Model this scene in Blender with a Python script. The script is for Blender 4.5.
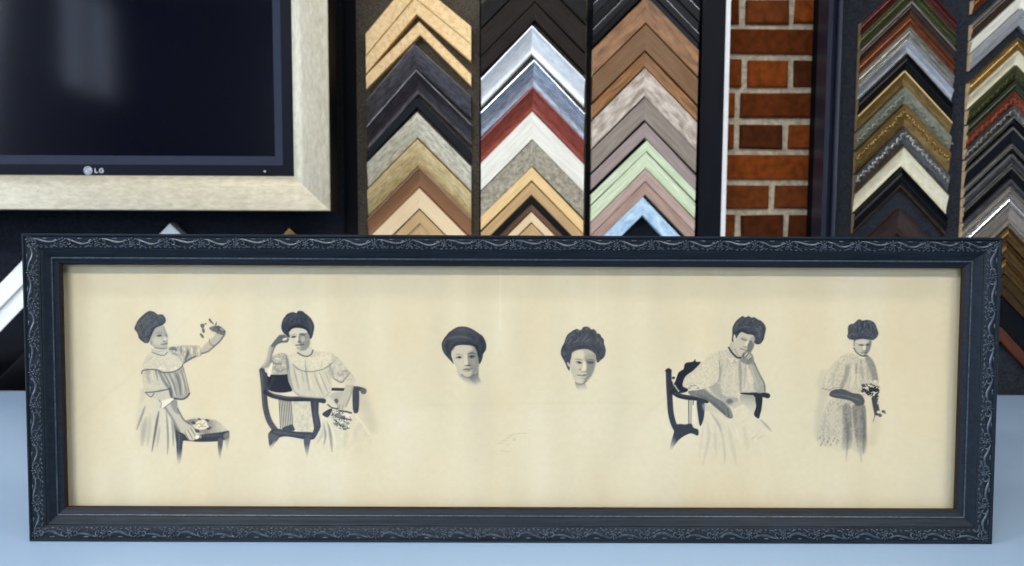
import bpy, bmesh, math, random
import numpy as np
from mathutils import Matrix, Vector

random.seed(7)
for o in list(bpy.data.objects):
    bpy.data.objects.remove(o)
C = bpy.context.scene.collection
R = math.radians

# ------------------------------------------------------------------ camera
FPX, CAM_H, PITCH, ROLL = 800.0, 0.3355, R(4.5), R(0.25)
_d = Vector((0, math.cos(PITCH), -math.sin(PITCH)))
_u = Vector((0, math.sin(PITCH), math.cos(PITCH)))
_r = Vector((1, 0, 0))
CR = math.cos(ROLL) * _r + math.sin(ROLL) * _u
CU = -math.sin(ROLL) * _r + math.cos(ROLL) * _u
CAM = Vector((0, 0, CAM_H))
cam_data = bpy.data.cameras.new('camera')
cam = bpy.data.objects.new('camera', cam_data)
C.objects.link(cam)
M4 = Matrix((CR, CU, -_d)).transposed().to_4x4()
M4.translation = CAM
cam.matrix_world = M4
cam_data.sensor_fit = 'HORIZONTAL'
cam_data.sensor_width = 36.0
cam_data.lens = 36.0 * FPX / 1024.0
cam_data.clip_start = 0.01
cam_data.dof.use_dof = True
cam_data.dof.focus_distance = 0.83
cam_data.dof.aperture_fstop = 7.5
bpy.context.scene.camera = cam


def at(px, py, Y):
    """point of the photograph's pixel on the vertical plane y = Y"""
    v = _d * FPX + CR * (px - 512) - CU * (py - 283)
    return CAM + v * (Y / v.y)


def on_counter(px, py, z=0.0):
    v = _d * FPX + CR * (px - 512) - CU * (py - 283)
    return CAM + v * ((z - CAM_H) / v.z)


# ------------------------------------------------------------------ world, exposure, large lights
scene = bpy.context.scene
scene.view_settings.view_transform = 'Standard'
scene.view_settings.look = 'None'
scene.view_settings.gamma = 1.0
scene.view_settings.use_curve_mapping = False
scene.view_settings.exposure = 0.0
world = bpy.data.worlds.new('daylight')
scene.world = world
world.use_nodes = True
world.node_tree.nodes['Background'].inputs[0].default_value = (0.62, 0.75, 1.0, 1)
world.node_tree.nodes['Background'].inputs[1].default_value = 2.6


def area(name, loc, aim, sx, sy, power, col):
    l = bpy.data.lights.new(name, 'AREA')
    l.shape = 'RECTANGLE'
    l.size, l.size_y, l.energy, l.color = sx, sy, power, col
    o = bpy.data.objects.new(name, l)
    C.objects.link(o)
    o.location = loc
    o.rotation_euler = (Vector(aim) - Vector(loc)).to_track_quat('-Z', 'Y').to_euler()
    return o


# daylight entering by the two shop windows in the rear wall, and the ceiling fittings
area('shop_window_daylight', (-0.6, -3.28, 1.07), (-0.4, 1.0, 0.3), 1.9, 1.35, 60, (0.82, 0.91, 1.0))
area('side_window_daylight', (-2.90, -0.35, 1.05), (0.6, 1.0, 0.1), 1.4, 1.2, 62, (0.72, 0.83, 1.0))
LAMPS = [(-1.1, 0.0, 11), (1.1, 0.0, 13), (-1.2, -1.4, 62), (1.2, -1.4, 50)]
for lx, ly, lw in LAMPS:
    area('ceiling_light_lamp', (lx, ly, 2.08), (lx, ly, 0), 0.85, 0.22, lw, (1.0, 0.97, 0.91))

# ------------------------------------------------------------------ helpers


def srgb(*c):
    c = [v / 255.0 for v in c]
    return tuple(v / 12.92 if v <= 0.04045 else ((v + 0.055) / 1.055) ** 2.4 for v in c)


class MB:
    def __init__(s):
        s.v, s.f, s.m = [], [], []

    def add(s, verts, faces, mat=0):
        b = len(s.v)
        s.v += [tuple(p) for p in verts]
        s.f += [tuple(i + b for i in f) for f in faces]
        s.m += [mat] * len(faces)

    def box(s, x0, x1, y0, y1, z0, z1, mat=0):
        v = [(x, y, z) for x in (x0, x1) for y in (y0, y1) for z in (z0, z1)]
        s.add(v, [(0, 1, 3, 2), (4, 6, 7, 5), (0, 4, 5, 1), (2, 3, 7, 6), (0, 2, 6, 4), (1, 5, 7, 3)], mat)

    def rings(s, rings, mat=0, closed=True, caps=True):
        n = len(rings[0])
        v = [p for r in rings for p in r]
        f = []
        for i in range(len(rings) - 1):
            for j in range(n if closed else n - 1):
                k = (j + 1) % n
                f.append((i * n + j, i * n + k, (i + 1) * n + k, (i + 1) * n + j))
        if caps:
            f.append(tuple(range(n)))
            f.append(tuple((len(rings) - 1) * n + j for j in reversed(range(n))))
        s.add(v, f, mat)

    def tube(s, pts, rad, n=6, mat=0):
        """round tube along pts; rad is a number or one per point"""
        pts = [Vector(p) for p in pts]
        rings = []
        for i, p in enumerate(pts):
            t = (pts[min(i + 1, len(pts) - 1)] - pts[max(i - 1, 0)]).normalized()
            a = t.orthogonal().normalized() if abs(t.y) > 0.9 else t.cross(Vector((0, 1, 0))).normalized()
            b = t.cross(a)
            r = rad[i] if isinstance(rad, (list, tuple)) else rad
            rings.append([p + a * (r * math.cos(2 * math.pi * k / n)) + b * (r * math.sin(2 * math.pi * k / n)) for k in range(n)])
        s.rings(rings, mat)

    def blob(s, c, rx, ry, rz, rot=0.0, n=8, m=5, mat=0):
        rings = []
        for i in range(1, m):
            th = math.pi * i / m
            ring = []
            for j in range(n):
                ph = 2 * math.pi * j / n
                x, z = rx * math.sin(th) * math.cos(ph), rz * math.sin(th) * math.sin(ph)
                ring.append((c[0] + x * math.cos(rot) - z * math.sin(rot), c[1] - ry * math.cos(th), c[2] + x * math.sin(rot) + z * math.cos(rot)))
            rings.append(ring)
        s.rings(rings, mat)

    def build(s, name, mats, parent=None, smooth=False, angle=35, bevel=0.0):
        me = bpy.data.meshes.new(name)
        me.from_pydata(s.v, [], s.f)
        mats = mats if isinstance(mats, (list, tuple)) else [mats]
        for m in mats:
            me.materials.append(m)
        me.polygons.foreach_set('material_index', s.m)
        bm = bmesh.new()
        bm.from_mesh(me)
        bmesh.ops.recalc_face_normals(bm, faces=bm.faces)
        if smooth:
            for f in bm.faces:
                f.smooth = True
            for e in bm.edges:
                if len(e.link_faces) == 2 and e.calc_face_angle(0) > R(angle):
                    e.smooth = False
        bm.to_mesh(me)
        bm.free()
        o = bpy.data.objects.new(name, me)
        C.objects.link(o)
        if parent:
            o.parent = parent
        if bevel:
            b = o.modifiers.new('bevel', 'BEVEL')
            b.width, b.segments, b.limit_method = bevel, 2, 'ANGLE'
        return o


def empty(name, loc=(0, 0, 0)):
    o = bpy.data.objects.new(name, None)
    o.empty_display_size = 0.05
    C.objects.link(o)
    o.location = loc
    return o


def tag(o, label=None, cat=None, group=None, kind=None):
    if label:
        o['label'] = label
    if cat:
        o['category'] = cat
    if group:
        o['group'] = group
    if kind:
        o['kind'] = kind
    return o


# ------------------------------------------------------------------ materials


def new_mat(name, rough=0.5, metal=0.0, col=(0.5, 0.5, 0.5), spec=0.5):
    m = bpy.data.materials.new(name)
    m.use_nodes = True
    b = m.node_tree.nodes['Principled BSDF']
    b.inputs['Base Color'].default_value = (*col[:3], 1)
    b.inputs['Roughness'].default_value = rough
    b.inputs['Metallic'].default_value = metal
    b.inputs['Specular IOR Level'].default_value = spec
    return m, m.node_tree, b


def noise_mat(name, c1, c2, scale=(20, 20, 20), rough=0.5, metal=0.0, detail=6, lo=0.35, hi=0.65, bump=0.0, spec=0.5,
              c3=None, dist=0.0):
    """two or three colours mixed by stretched noise in object space, shifted per object"""
    m, nt, b = new_mat(name, rough, metal, c1, spec)
    N = nt.nodes
    L = nt.links
    tc = N.new('ShaderNodeTexCoord')
    oi = N.new('ShaderNodeObjectInfo')
    mp = N.new('ShaderNodeMapping')
    mp.inputs['Scale'].default_value = scale
    add = N.new('ShaderNodeVectorMath')
    add.operation = 'ADD'
    mul = N.new('ShaderNodeMath')
    mul.operation = 'MULTIPLY'
    mul.inputs[1].default_value = 37.0
    L.new(oi.outputs['Random'], mul.inputs[0])
    L.new(tc.outputs['Object'], mp.inputs['Vector'])
    L.new(mp.outputs[0], add.inputs[0])
    L.new(mul.outputs[0], add.inputs[1])
    nz = N.new('ShaderNodeTexNoise')
    nz.inputs['Scale'].default_value = 1.0
    nz.inputs['Detail'].default_value = detail
    nz.inputs['Roughness'].default_value = 0.65
    nz.inputs['Distortion'].default_value = dist
    L.new(add.outputs[0], nz.inputs['Vector'])
    cr = N.new('ShaderNodeValToRGB')
    cr.color_ramp.elements[0].position = lo
    cr.color_ramp.elements[1].position = hi
    cr.color_ramp.elements[0].color = (*c1, 1)
    cr.color_ramp.elements[1].color = (*c2, 1)
    if c3:
        e = cr.color_ramp.elements.new(min(0.98, hi + 0.12))
        e.color = (*c3, 1)
    L.new(nz.outputs[0], cr.inputs[0])
    L.new(cr.outputs[0], b.inputs['Base Color'])
    if bump:
        bp = N.new('ShaderNodeBump')
        bp.inputs['Strength'].default_value = bump
        bp.inputs['Distance'].default_value = 0.002
        L.new(nz.outputs[0], bp.inputs['Height'])
        L.new(bp.outputs[0], b.inputs['Normal'])
    return m


def wood(name, a, b, rough=0.45, spec=0.4):
    return noise_mat(name, srgb(*a), srgb(*b), (18, 220, 220), rough, 0, 5, 0.3, 0.7, 0.12, spec)


def burl(name, a, b, rough=0.35, c3=None):
    return noise_mat(name, srgb(*a), srgb(*b), (120, 160, 160), rough, 0, 7, 0.35, 0.62, 0.05, 0.45, srgb(*c3) if c3 else None, 0.6)


def leaf(name, a, b, rough=0.38, metal=0.55):
    """brushed metal-leaf finish"""
    return noise_mat(name, srgb(*a), srgb(*b), (60, 260, 260), rough, metal, 6, 0.3, 0.7, 0.1)


def paint(name, a, rough=0.35, spec=0.5):
    c = srgb(*a)
    return noise_mat(name, tuple(v * 0.85 for v in c), c, (40, 90, 90), rough, 0, 4, 0.3, 0.7, 0.03, spec)


# ------------------------------------------------------------------ room
Y_WALL, Y_BOARD, Y_EDGE = 1.74, 1.635, 1.535
FLOOR, CEIL = -0.93, 2.15
XL, XR, YR = -3.0, 3.0, -3.4

plaster = noise_mat('plaster', srgb(205, 200, 190), srgb(214, 209, 199), (6, 6, 6), 0.8)
dark_plaster = noise_mat('dark_plaster', srgb(70, 70, 74), srgb(84, 84, 88), (6, 6, 6), 0.8)
floor_m = noise_mat('floor_concrete', srgb(110, 104, 96), srgb(134, 128, 118), (3, 3, 3), 0.5)
mortar = noise_mat('mortar', srgb(150, 136, 114), srgb(200, 186, 162), (90, 90, 90), 0.9, bump=0.6)


def structure(name, mb, mat, **k):
    return tag(mb.build(name, mat, **k), kind='structure')


mb = MB(); mb.box(XL - .1, XR + .1, YR - .1, Y_WALL + .3, FLOOR - .1, FLOOR)
structure('floor', mb, floor_m)
mb = MB(); mb.box(XL - .1, XR + .1, YR - .1, Y_WALL + .3, CEIL, CEIL + .1)
structure('ceiling', mb, plaster)
mb = MB(); mb.box(XR, XR + .1, YR, Y_WALL, FLOOR, CEIL)
structure('wall_right', mb, dark_plaster)


def wall_with_hole(name, axis, pos, a0, a1, h0, h1, z0, z1, mat):
    mb = MB()
    for (p, q, r, s) in ((a0, h0, FLOOR, CEIL), (h1, a1, FLOOR, CEIL), (h0, h1, FLOOR, z0), (h0, h1, z1, CEIL)):
        if axis == 'x':
            mb.box(pos, pos + .1, p, q, r, s)
        else:
            mb.box(p, q, pos, pos + .1, r, s)
    return structure(name, mb, mat)


mb = MB()
for (p, q, r, s) in ((YR, -3.2, FLOOR, CEIL), (-2.4, -1.1, FLOOR, CEIL), (0.4, Y_WALL, FLOOR, CEIL), (-3.2, -2.4, FLOOR, 1.2), (-3.2, -2.4, 2.0, CEIL), (-1.1, 0.4, FLOOR, .4), (-1.1, 0.4, 1.7, CEIL)):
    mb.box(XL - .1, XL, p, q, r, s)
structure('wall_left', mb, dark_plaster)
wall_with_hole('wall_rear', 'y', YR - .1, XL, XR, -1.6, 0.4, 0.35, 1.80, dark_plaster)

# window glass and frames behind the camera
glass_m = bpy.data.materials.new('clear_glass')
glass_m.use_nodes = True
nt = glass_m.node_tree
nt.nodes.remove(nt.nodes['Principled BSDF'])
tr = nt.nodes.new('ShaderNodeBsdfTransparent')
gl = nt.nodes.new('ShaderNodeBsdfGlossy')
gl.inputs['Roughness'].default_value = 0.03
fr = nt.nodes.new('ShaderNodeFresnel')
fr.inputs['IOR'].default_value = 1.45
mx = nt.nodes.new('ShaderNodeMixShader')
geo = nt.nodes.new('ShaderNodeNewGeometry')              # the rear face of a pane must not mirror as if inside solid glass
sb = nt.nodes.new('ShaderNodeMath'); sb.operation = 'SUBTRACT'; sb.use_clamp = True
nt.links.new(fr.outputs[0], sb.inputs[0]); nt.links.new(geo.outputs['Backfacing'], sb.inputs[1])
nt.links.new(sb.outputs[0], mx.inputs[0])
nt.links.new(tr.outputs[0], mx.inputs[1])
nt.links.new(gl.outputs[0], mx.inputs[2])
nt.links.new(mx.outputs[0], nt.nodes['Material Output'].inputs['Surface'])
white_paint = paint('white_paint', (222, 220, 214), 0.4)


def window(name, axis, pos, h0, h1, z0, z1):
    e = tag(empty(name, (pos, (h0 + h1) / 2, z0) if axis == 'x' else ((h0 + h1) / 2, pos, z0)), kind='structure')
    w = (h1 - h0) / 2
    H = z1 - z0
    f, g = MB(), MB()
    for (a, b, c, d) in ((-w, w, 0, .05), (-w, w, H - .05, H), (-w, -w + .05, .05, H - .05), (w - .05, w, .05, H - .05), (-.025, .025, .05, H - .05)):
        f.box(*((-.03, .03, a, b, c, d) if axis == 'x' else (a, b, -.03, .03, c, d)))
    for (a, b) in ((-w + .05, -.025), (.025, w - .05)):
        g.box(*((-.003, .003, a, b, .05, H - .05) if axis == 'x' else (a, b, -.003, .003, .05, H - .05)))
    f.build('window_frame', white_paint, e)
    g.build('pane', glass_m, e)


window('window_1', 'y', YR - .05, -1.6, 0.4, 0.35, 1.80)
window('window_3', 'x', XL - .05, -3.2, -2.4, 1.2, 2.0)
window('window_2', 'x', XL - .05, -1.1, 0.4, 0.40, 1.70)

# ceiling fittings
diff_m, nt_, b_ = new_mat('lamp_diffuser', 0.5, 0, (0.9, 0.9, 0.88))
b_.inputs['Emission Color'].default_value = (1, 0.96, 0.9, 1)
b_.inputs['Emission Strength'].default_value = 3.0
for i, (lx, ly, lw) in enumerate(LAMPS):
    e = tag(empty('ceiling_light', (lx, ly, CEIL)),
            'long white ceiling light over the %s of the shop' % (['left of the counter', 'right of the counter', 'left rear', 'right rear'][i]), 'light', 'ceiling lights')
    f = MB()
    for (a, b, c, d) in ((-.6, .6, -.15, -.13), (-.6, .6, .13, .15), (-.6, -.58, -.13, .13), (.58, .6, -.13, .13)):
        f.box(a, b, c, d, -.05, 0)
    f.build('housing', white_paint, e)
    g = MB(); g.box(-.58, .58, -.13, .13, -.04, -.03)
    g.build('diffuser', diff_m, e)

# brick wall: real bricks standing proud of the mortar, laid as the strip between the boards shows
brick_m, nt, b = new_mat('brick', 0.9, spec=0.12)
at_n = nt.nodes.new('ShaderNodeAttribute'); at_n.attribute_name = 'tint'
tc = nt.nodes.new('ShaderNodeTexCoord')
nz = nt.nodes.new('ShaderNodeTexNoise'); nz.inputs['Scale'].default_value = 60; nz.inputs['Detail'].default_value = 7
nt.links.new(tc.outputs['Object'], nz.inputs['Vector'])
mixc = nt.nodes.new('ShaderNodeMix'); mixc.data_type = 'RGBA'; mixc.blend_type = 'MULTIPLY'
mixc.inputs[0].default_value = 0.65
rmp = nt.nodes.new('ShaderNodeValToRGB')
rmp.color_ramp.elements[0].position = 0.3; rmp.color_ramp.elements[0].color = (0.35, 0.32, 0.3, 1)
rmp.color_ramp.elements[1].position = 0.62; rmp.color_ramp.elements[1].color = (1.15, 1.1, 1.0, 1)
nt.links.new(nz.outputs[0], rmp.inputs[0])
nt.links.new(at_n.outputs['Color'], mixc.inputs[6])
nt.links.new(rmp.outputs[0], mixc.inputs[7])
nt.links.new(mixc.outputs[2], b.inputs['Base Color'])
bp = nt.nodes.new('ShaderNodeBump'); bp.inputs['Strength'].default_value = 0.5; bp.inputs['Distance'].default_value = 0.004
nt.links.new(nz.outputs[0], bp.inputs['Height']); nt.links.new(bp.outputs[0], b.inputs['Normal'])

mb = MB()
mb.box(XL - .1, XR + .1, Y_WALL, Y_WALL + .2, FLOOR, CEIL, 0)
tints = []
zc = [at(770, y, Y_WALL - .012).z for y in (-4, 26, 56.5, 89.5, 121, 151.5, 182, 211.5)]
pitch_z = (zc[0] - zc[-1]) / 7
joints = [[789.6], [716, 828], [744.6, 791], [738.5], [787], [722, 824], [775.5], [741.5]]
reds = [(122, 60, 20), (112, 54, 18), (132, 66, 22), (92, 44, 14), (74, 36, 14), (126, 60, 16), (104, 54, 24), (84, 38, 12)]
for k in range(-3, 16):
    if 0 <= k < 7:
        z1, z0 = zc[k], zc[k + 1]
    elif k < 0:
        z1 = zc[0] - k * pitch_z; z0 = z1 - pitch_z
    else:
        z1 = zc[-1] - (k - 7) * pitch_z; z0 = z1 - pitch_z
    js = joints[k] if 0 <= k < 8 else [745 + 35 * (k % 2)]
    xs = sorted(at(j, 120, Y_WALL - .012).x for j in js)
    while xs[0] > 0.20: xs.insert(0, xs[0] - random.choice((0.105, 0.215)))
    while xs[-1] < 0.98: xs.append(xs[-1] + random.choice((0.105, 0.215)))
    for x0, x1 in zip(xs, xs[1:]):
        c = srgb(*random.choice(reds))
        n0 = len(mb.f)
        j = lambda a: random.uniform(-a, a) * 1.8
        g, e = .0066, .004
        q = [(x0 + g + j(.001), z0 + g + j(.001)), (x1 - g + j(.001), z0 + g + j(.001)), (x1 - g + j(.001), z1 - g + j(.001)), (x0 + g + j(.001), z1 - g + j(.001))]
        cx_, cz_ = (x0 + x1) / 2, (z0 + z1) / 2
        ins = lambda p, s: (p[0] + s * (1 if p[0] < cx_ else -1), p[1] + s * (1 if p[1] < cz_ else -1))
        yb, yf, ym = Y_WALL + .001, Y_WALL - .011 + j(.0015), Y_WALL - .007
        mb.rings([[(p[0], yb, p[1]) for p in q], [(p[0], ym, p[1]) for p in q], [(ins(p, e)[0], yf, ins(p, e)[1]) for p in q]], 1)
        tints += [c] * (len(mb.f) - n0)
wall = mb.build('wall_back', [mortar, brick_m])
tag(wall, kind='structure')
ca = wall.data.color_attributes.new('tint', 'FLOAT_COLOR', 'CORNER')
nb = len(wall.data.polygons) - len(tints)
for p in wall.data.polygons:
    col = tints[p.index - nb] if p.index >= nb else (0.4, 0.35, 0.3)
    for li in p.loop_indices:
        ca.data[li].color = (*col, 1)

# ------------------------------------------------------------------ counter
lam = noise_mat('pale_blue_laminate', srgb(144, 168, 195), srgb(149, 173, 200), (2.5, 2.5, 2.5), 0.30, 0, 3, 0.35, 0.65, 0, 0.5)
cab_m = paint('counter_cabinet_paint', (120, 130, 146), 0.4)
e = tag(empty('worktop', (0, 0.95, 0)), 'pale blue laminate counter top the large dark picture frame stands on', 'counter top')
mb = MB(); mb.box(-2.1, 2.1, -0.86, Y_EDGE - .95, -.038, 0)
mb.build('top_slab', lam, e, bevel=.003)
mb = MB(); mb.box(-2.1, 2.1, Y_EDGE - .95, Y_EDGE - .95 + .004, -.038, -.0005)
mb.build('edge_band', paint('edge_band_grey', (104, 112, 124)), e)
e = tag(empty('counter_cabinet', (0, 0.95, FLOOR)), 'grey blue cabinet under the pale counter top', 'cabinet')
mb = MB(); mb.box(-2.05, 2.05, -.79, .56, .08, -.04 - FLOOR)
mb.build('body', cab_m, e)
mb = MB(); mb.box(-2.0, 2.0, -.72, .5, 0, .08)
mb.build('plinth', paint('plinth_black', (30, 30, 34)), e)
for k in range(5):
    d = MB(); d.box(-2.04 + k * .82, -2.04 + k * .82 + .80, -.808, -.79, .1, -.06 - FLOOR)
    dd = d.build('door', cab_m, e, bevel=.002)
    h = MB(); h.box(-2.04 + k * .82 + .36, -2.04 + k * .82 + .44, -.83, -.808, .74, .755)
    h.build('handle', leaf('steel', (150, 150, 150), (180, 180, 180), 0.3, 1.0), dd)

# ------------------------------------------------------------------ the large framed picture
FW, FH, F_Y, LEAN, YAW = 1.004, 0.320, 0.809, R(1.68), R(0.22)
RAIL = 0.0322
pic = empty('framed_picture', (0.001, F_Y, 0.0))
pic.rotation_euler = (-LEAN, 0, YAW)
tag(pic, 'wide black carved frame holding a sepia print of women, standing on the pale blue counter', 'framed picture')
PICM = Matrix.Translation((0.001, F_Y, 0.0)) @ Matrix.Rotation(YAW, 4, 'Z') @ Matrix.Rotation(-LEAN, 4, 'X')

frame_m, nt, b = new_mat('frame_black', 0.44, 0.0, srgb(20, 27, 34), 0.16)
tc = nt.nodes.new('ShaderNodeTexCoord')
mp = nt.nodes.new('ShaderNodeMapping'); mp.inputs['Scale'].default_value = (30, 300, 300)
nz = nt.nodes.new('ShaderNodeTexNoise'); nz.inputs['Scale'].default_value = 1; nz.inputs['Detail'].default_value = 5
rp = nt.nodes.new('ShaderNodeValToRGB')
rp.color_ramp.elements[0].position = .35; rp.color_ramp.elements[0].color = (*srgb(14, 22, 30), 1)
rp.color_ramp.elements[1].position = .75; rp.color_ramp.elements[1].color = (*srgb(25, 35, 46), 1)
nt.links.new(tc.outputs['Object'], mp.inputs[0]); nt.links.new(mp.outputs[0], nz.inputs['Vector'])
nt.links.new(nz.outputs[0], rp.inputs[0]); nt.links.new(rp.outputs[0], b.inputs['Base Color'])
bp = nt.nodes.new('ShaderNodeBump'); bp.inputs['Strength'].default_value = .15; bp.inputs['Distance'].default_value = .001
nt.links.new(nz.outputs[0], bp.inputs['Height']); nt.links.new(bp.outputs[0], b.inputs['Normal'])
orn_m = noise_mat('frame_ornament_rubbed', srgb(30, 39, 49), srgb(70, 82, 95), (300, 300, 300), 0.38, 0, 4, 0.4, 0.7, 0.1, 0.5)
lip_m = noise_mat('frame_lip_brown_black', srgb(22, 15, 13), srgb(32, 24, 21), (40, 300, 300), 0.5, spec=.2)

PROFILE = [(0.0, -.034), (0.0, -.0022), (.0005, -.0008), (.0014, 0.0), (.0024, -.0002), (.0030, -.0012), (.0036, -.0020), (.0050, -.0020),
           (.0085, -.0022), (.0125, -.0034), (.0160, -.0050), (.0164, -.0060), (.0172, -.0062), (.0190, -.0080), (.0210, -.0096), (.0228, -.0108),
           (.0240, -.0114), (.0242, -.0106), (.0250, -.0101), (.0258, -.0106), (.0260, -.0118), (.0272, -.0126), (.0292, -.0134), (.0304, -.0140)]
LIP = [(.0304, -.0140), (.0306, -.0146), (.0312, -.0150), (.0318, -.0156), (.0322, -.0166), (.0322, -.0185), (.0304, -.0185)]


def side_frames():
    """local frames of the four rails: (origin corner, direction along, direction inwards, length)"""
    return [((-FW / 2, 0), (1, 0), (0, 1), FW), ((FW / 2, 0), (0, 1), (-1, 0), FH),
            ((FW / 2, FH), (-1, 0), (0, -1), FW), ((-FW / 2, FH), (0, -1), (1, 0), FH)]


def rail_mesh(prof, org, al, inn, ln):
    mb = MB()
    n = 24
    rings = []
    for i in range(n + 1):
        ring = []
        for (u, w) in prof:
            t = u + (ln - 2 * u) * i / n
            ring.append((org[0] + al[0] * t + inn[0] * u, -w, org[1] + al[1] * t + inn[1] * u))
        rings.append(ring)
    mb.rings(rings, 0, closed=True)
    return mb


def ornament(org, al, inn, ln):
    """running scroll of vine, curls, leaves and small beads along a rail's outer band"""
    mb = MB()
    per = 0.0705
    n = max(1, round((ln - 0.012) / (per / 2)))
    half = (ln - 0.012) / n
    band = lambda u: -(-.0020 if u < .0085 else -.0022 - (u - .0085) * .37)

    def P(t, u, h):
        return (org[0] + al[0] * t + inn[0] * u, band(u) - h, org[1] + al[1] * t + inn[1] * u)

    def leafb(t, u, l, w, a, h=.0015):
        c = P(t, u, 0.0002)
        d = Vector((al[0] * math.cos(a) + inn[0] * math.sin(a), 0, al[1] * math.cos(a) + inn[1] * math.sin(a)))
        mb.blob(c, l, h, w, math.atan2(d.z, d.x), 7, 5)
    rnd = random.Random(3)
    for k in range(n):
        t0 = .006 + k * half
        mid = t0 + half / 2
        big = k % 2 == 0
        # the vine: swings from the outer edge inwards and back between two flowers
        pts, rad = [], []
        for i in range(13):
            s = .10 + .80 * i / 12
            u = .0055 + .0046 * math.sin(math.pi * s) ** 2 * (1 if big else .55) + (.0012 * math.sin(2 * math.pi * s))
            pts.append(P(t0 + half * s, u, .0004)); rad.append(.0004 + .0009 * math.sin(math.pi * i / 12))
        mb.tube(pts, rad, 5)
        # curls at both ends of the swing
        for sgn, tc_ in ((1, t0 + half * .16), (-1, t0 + half * .84)):
            pts, rad = [], []
            for i in range(11):
                a = i / 10 * 1.55 * math.pi
                r = .0035 * (1 - i / 13)
                pts.append(P(tc_ + sgn * r * math.sin(a), .0092 - r * math.cos(a) * .9, .0004)); rad.append(.0008 * (1.15 - i / 14))
            mb.tube(pts, rad, 5)
            leafb(tc_ + sgn * .0045, .0125, .0024, .0009, sgn * .5)
        # flower on the joint
        for i in range(6):
            a = i * math.pi / 3 + .3
            leafb(t0 + .0021 * math.cos(a), .0098 + .0021 * math.sin(a), .0015, .0009, a, .0011)
        mb.blob(P(t0, .0098, .0004), .0009, .0009, .0009, 0, 6, 4)
        for i in range(3):
            leafb(t0 + (i - 1) * .0026, .0058 if i != 1 else .0048, .0017, .0008, (i - 1) * .8 + 1.57, .0011)
        # feathery leaves and beads on the inner side
        for i in range(7):
            t = t0 + half * (i + .5) / 7
            leafb(t, .0135 + rnd.uniform(-.0007, .0007), .0017, .00075, rnd.uniform(-.9, .9), .0009)
            mb.blob(P(t + rnd.uniform(-.001, .001), .0118 + rnd.uniform(-.001, .0006), 0), .0007, .0007, .0007, 0, 5, 4)
        leafb(mid, .0050, .0030, .0009, 0, .0010)
    return mb


for org, al, inn, ln in side_frames():
    full = PROFILE + [(.0304, -.0178), (.0235, -.0178), (.0235, -.034)]
    mb = rail_mesh(full, org, al, inn, ln)
    for k in range(24):
        for q in (17, 18):                              # the rubbed bead by the sight edge
            mb.m[k * len(full) + q] = 1
    r = mb.build('frame_rail', [frame_m, orn_m], pic, smooth=True, angle=40)
    ornament(org, al, inn, ln).build('carved_ornament', orn_m, r, smooth=True, angle=60)
    tag(rail_mesh(LIP, org, al, inn, ln).build('inner_lip', lip_m, pic), 'thin brown black sight edge')

# glazing and backing
pic_glass = glass_m.copy()
pic_glass.name = 'low_reflection_glass'
pic_glass.node_tree.nodes['Fresnel'].inputs['IOR'].default_value = 1.26
g = MB(); g.box(-FW / 2 + .024, FW / 2 - .024, .0186, .0204, .024, FH - .024)
g.build('glazing', pic_glass, pic)
bk = MB(); bk.box(-FW / 2 + .024, FW / 2 - .024, .0293, .0335, .024, FH - .024)
bk.build('backing_board', paint('backing_kraft', (150, 120, 84), .8), pic)

# ---- the print: a sheet whose picture is painted tone by tone on a fine mesh
PX0, PX1, PZ0, PZ1, P_Y = -FW / 2 + .0242, FW / 2 - .0242, .0242, FH - .0242, .029


def densify(segs):
    out = []
    for a, b, n in segs:
        out += list(np.linspace(a, b, max(2, int(n)), endpoint=False))
    out.append(segs[-1][1])
    return np.array(out)


def project(X, Y, Z):
    m = np.array(PICM)
    wx = m[0, 0] * X + m[0, 1] * Y + m[0, 2] * Z + m[0, 3]
    wy = m[1, 0] * X + m[1, 1] * Y + m[1, 2] * Z + m[1, 3]
    wz = m[2, 0] * X + m[2, 1] * Y + m[2, 2] * Z + m[2, 3] - CAM_H
    dd = wy * _d.y + wz * _d.z
    uu = wx * CU.x + wy * CU.y + wz * CU.z
    rr = wx * CR.x + wy * CR.y + wz * CR.z
    return 512 + FPX * rr / dd, 283 - FPX * uu / dd


MPX = 1 / 950.0                                     # metres of print per picture unit
px_to_x = lambda px: (px - 511.0) * 1.005 * MPX
DEN = 1.75
edges = [(126, 236), (254, 380), (432, 498), (546, 616), (656, 780), (806, 892)]
segs, last = [], PX0
for a, b_ in edges:
    xa, xb = px_to_x(a) , px_to_x(b_)
    segs.append((last, xa, (xa - last) / MPX * .35)); segs.append((xa, xb, (b_ - a) * DEN)); last = xb
segs.append((last, PX1, (PX1 - last) / MPX * .35))
gx = densify(segs)
zt, zb = PZ1 - .040, PZ0 + .024
gz = densify([(PZ0, zb, 12), (zb, zt, (zt - zb) / MPX * DEN), (zt, PZ1, 14)])
GX, GZ = np.meshgrid(gx, gz)
UX, UY = project(GX, np.full_like(GX, P_Y), GZ)     # picture units: where each mesh point falls in the printed sheet
TONE = np.zeros_like(UX)
_rng = np.random.RandomState(5)
_lat = _rng.rand(257, 257)


def vnoise(x, y):
    xi, yi = np.floor(x).astype(int), np.floor(y).astype(int)
    fx, fy = x - xi, y - yi
    fx, fy = fx * fx * (3 - 2 * fx), fy * fy * (3 - 2 * fy)
    a, b = _lat[yi % 256, xi % 256], _lat[yi % 256, xi % 256 + 1]
    c, d = _lat[yi % 256 + 1, xi % 256], _lat[yi % 256 + 1, xi % 256 + 1]
    return (a * (1 - fx) + b * fx) * (1 - fy) + (c * (1 - fx) + d * fx) * fy


BASE = [0.0, 0.0, 10.24]


def base(x, y, s=10.24):
    BASE[:] = [x, y, s]


def _pts(pts):
    return np.array([(BASE[0] + x / BASE[2], BASE[1] + y / BASE[2]) for x, y in pts])


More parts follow.
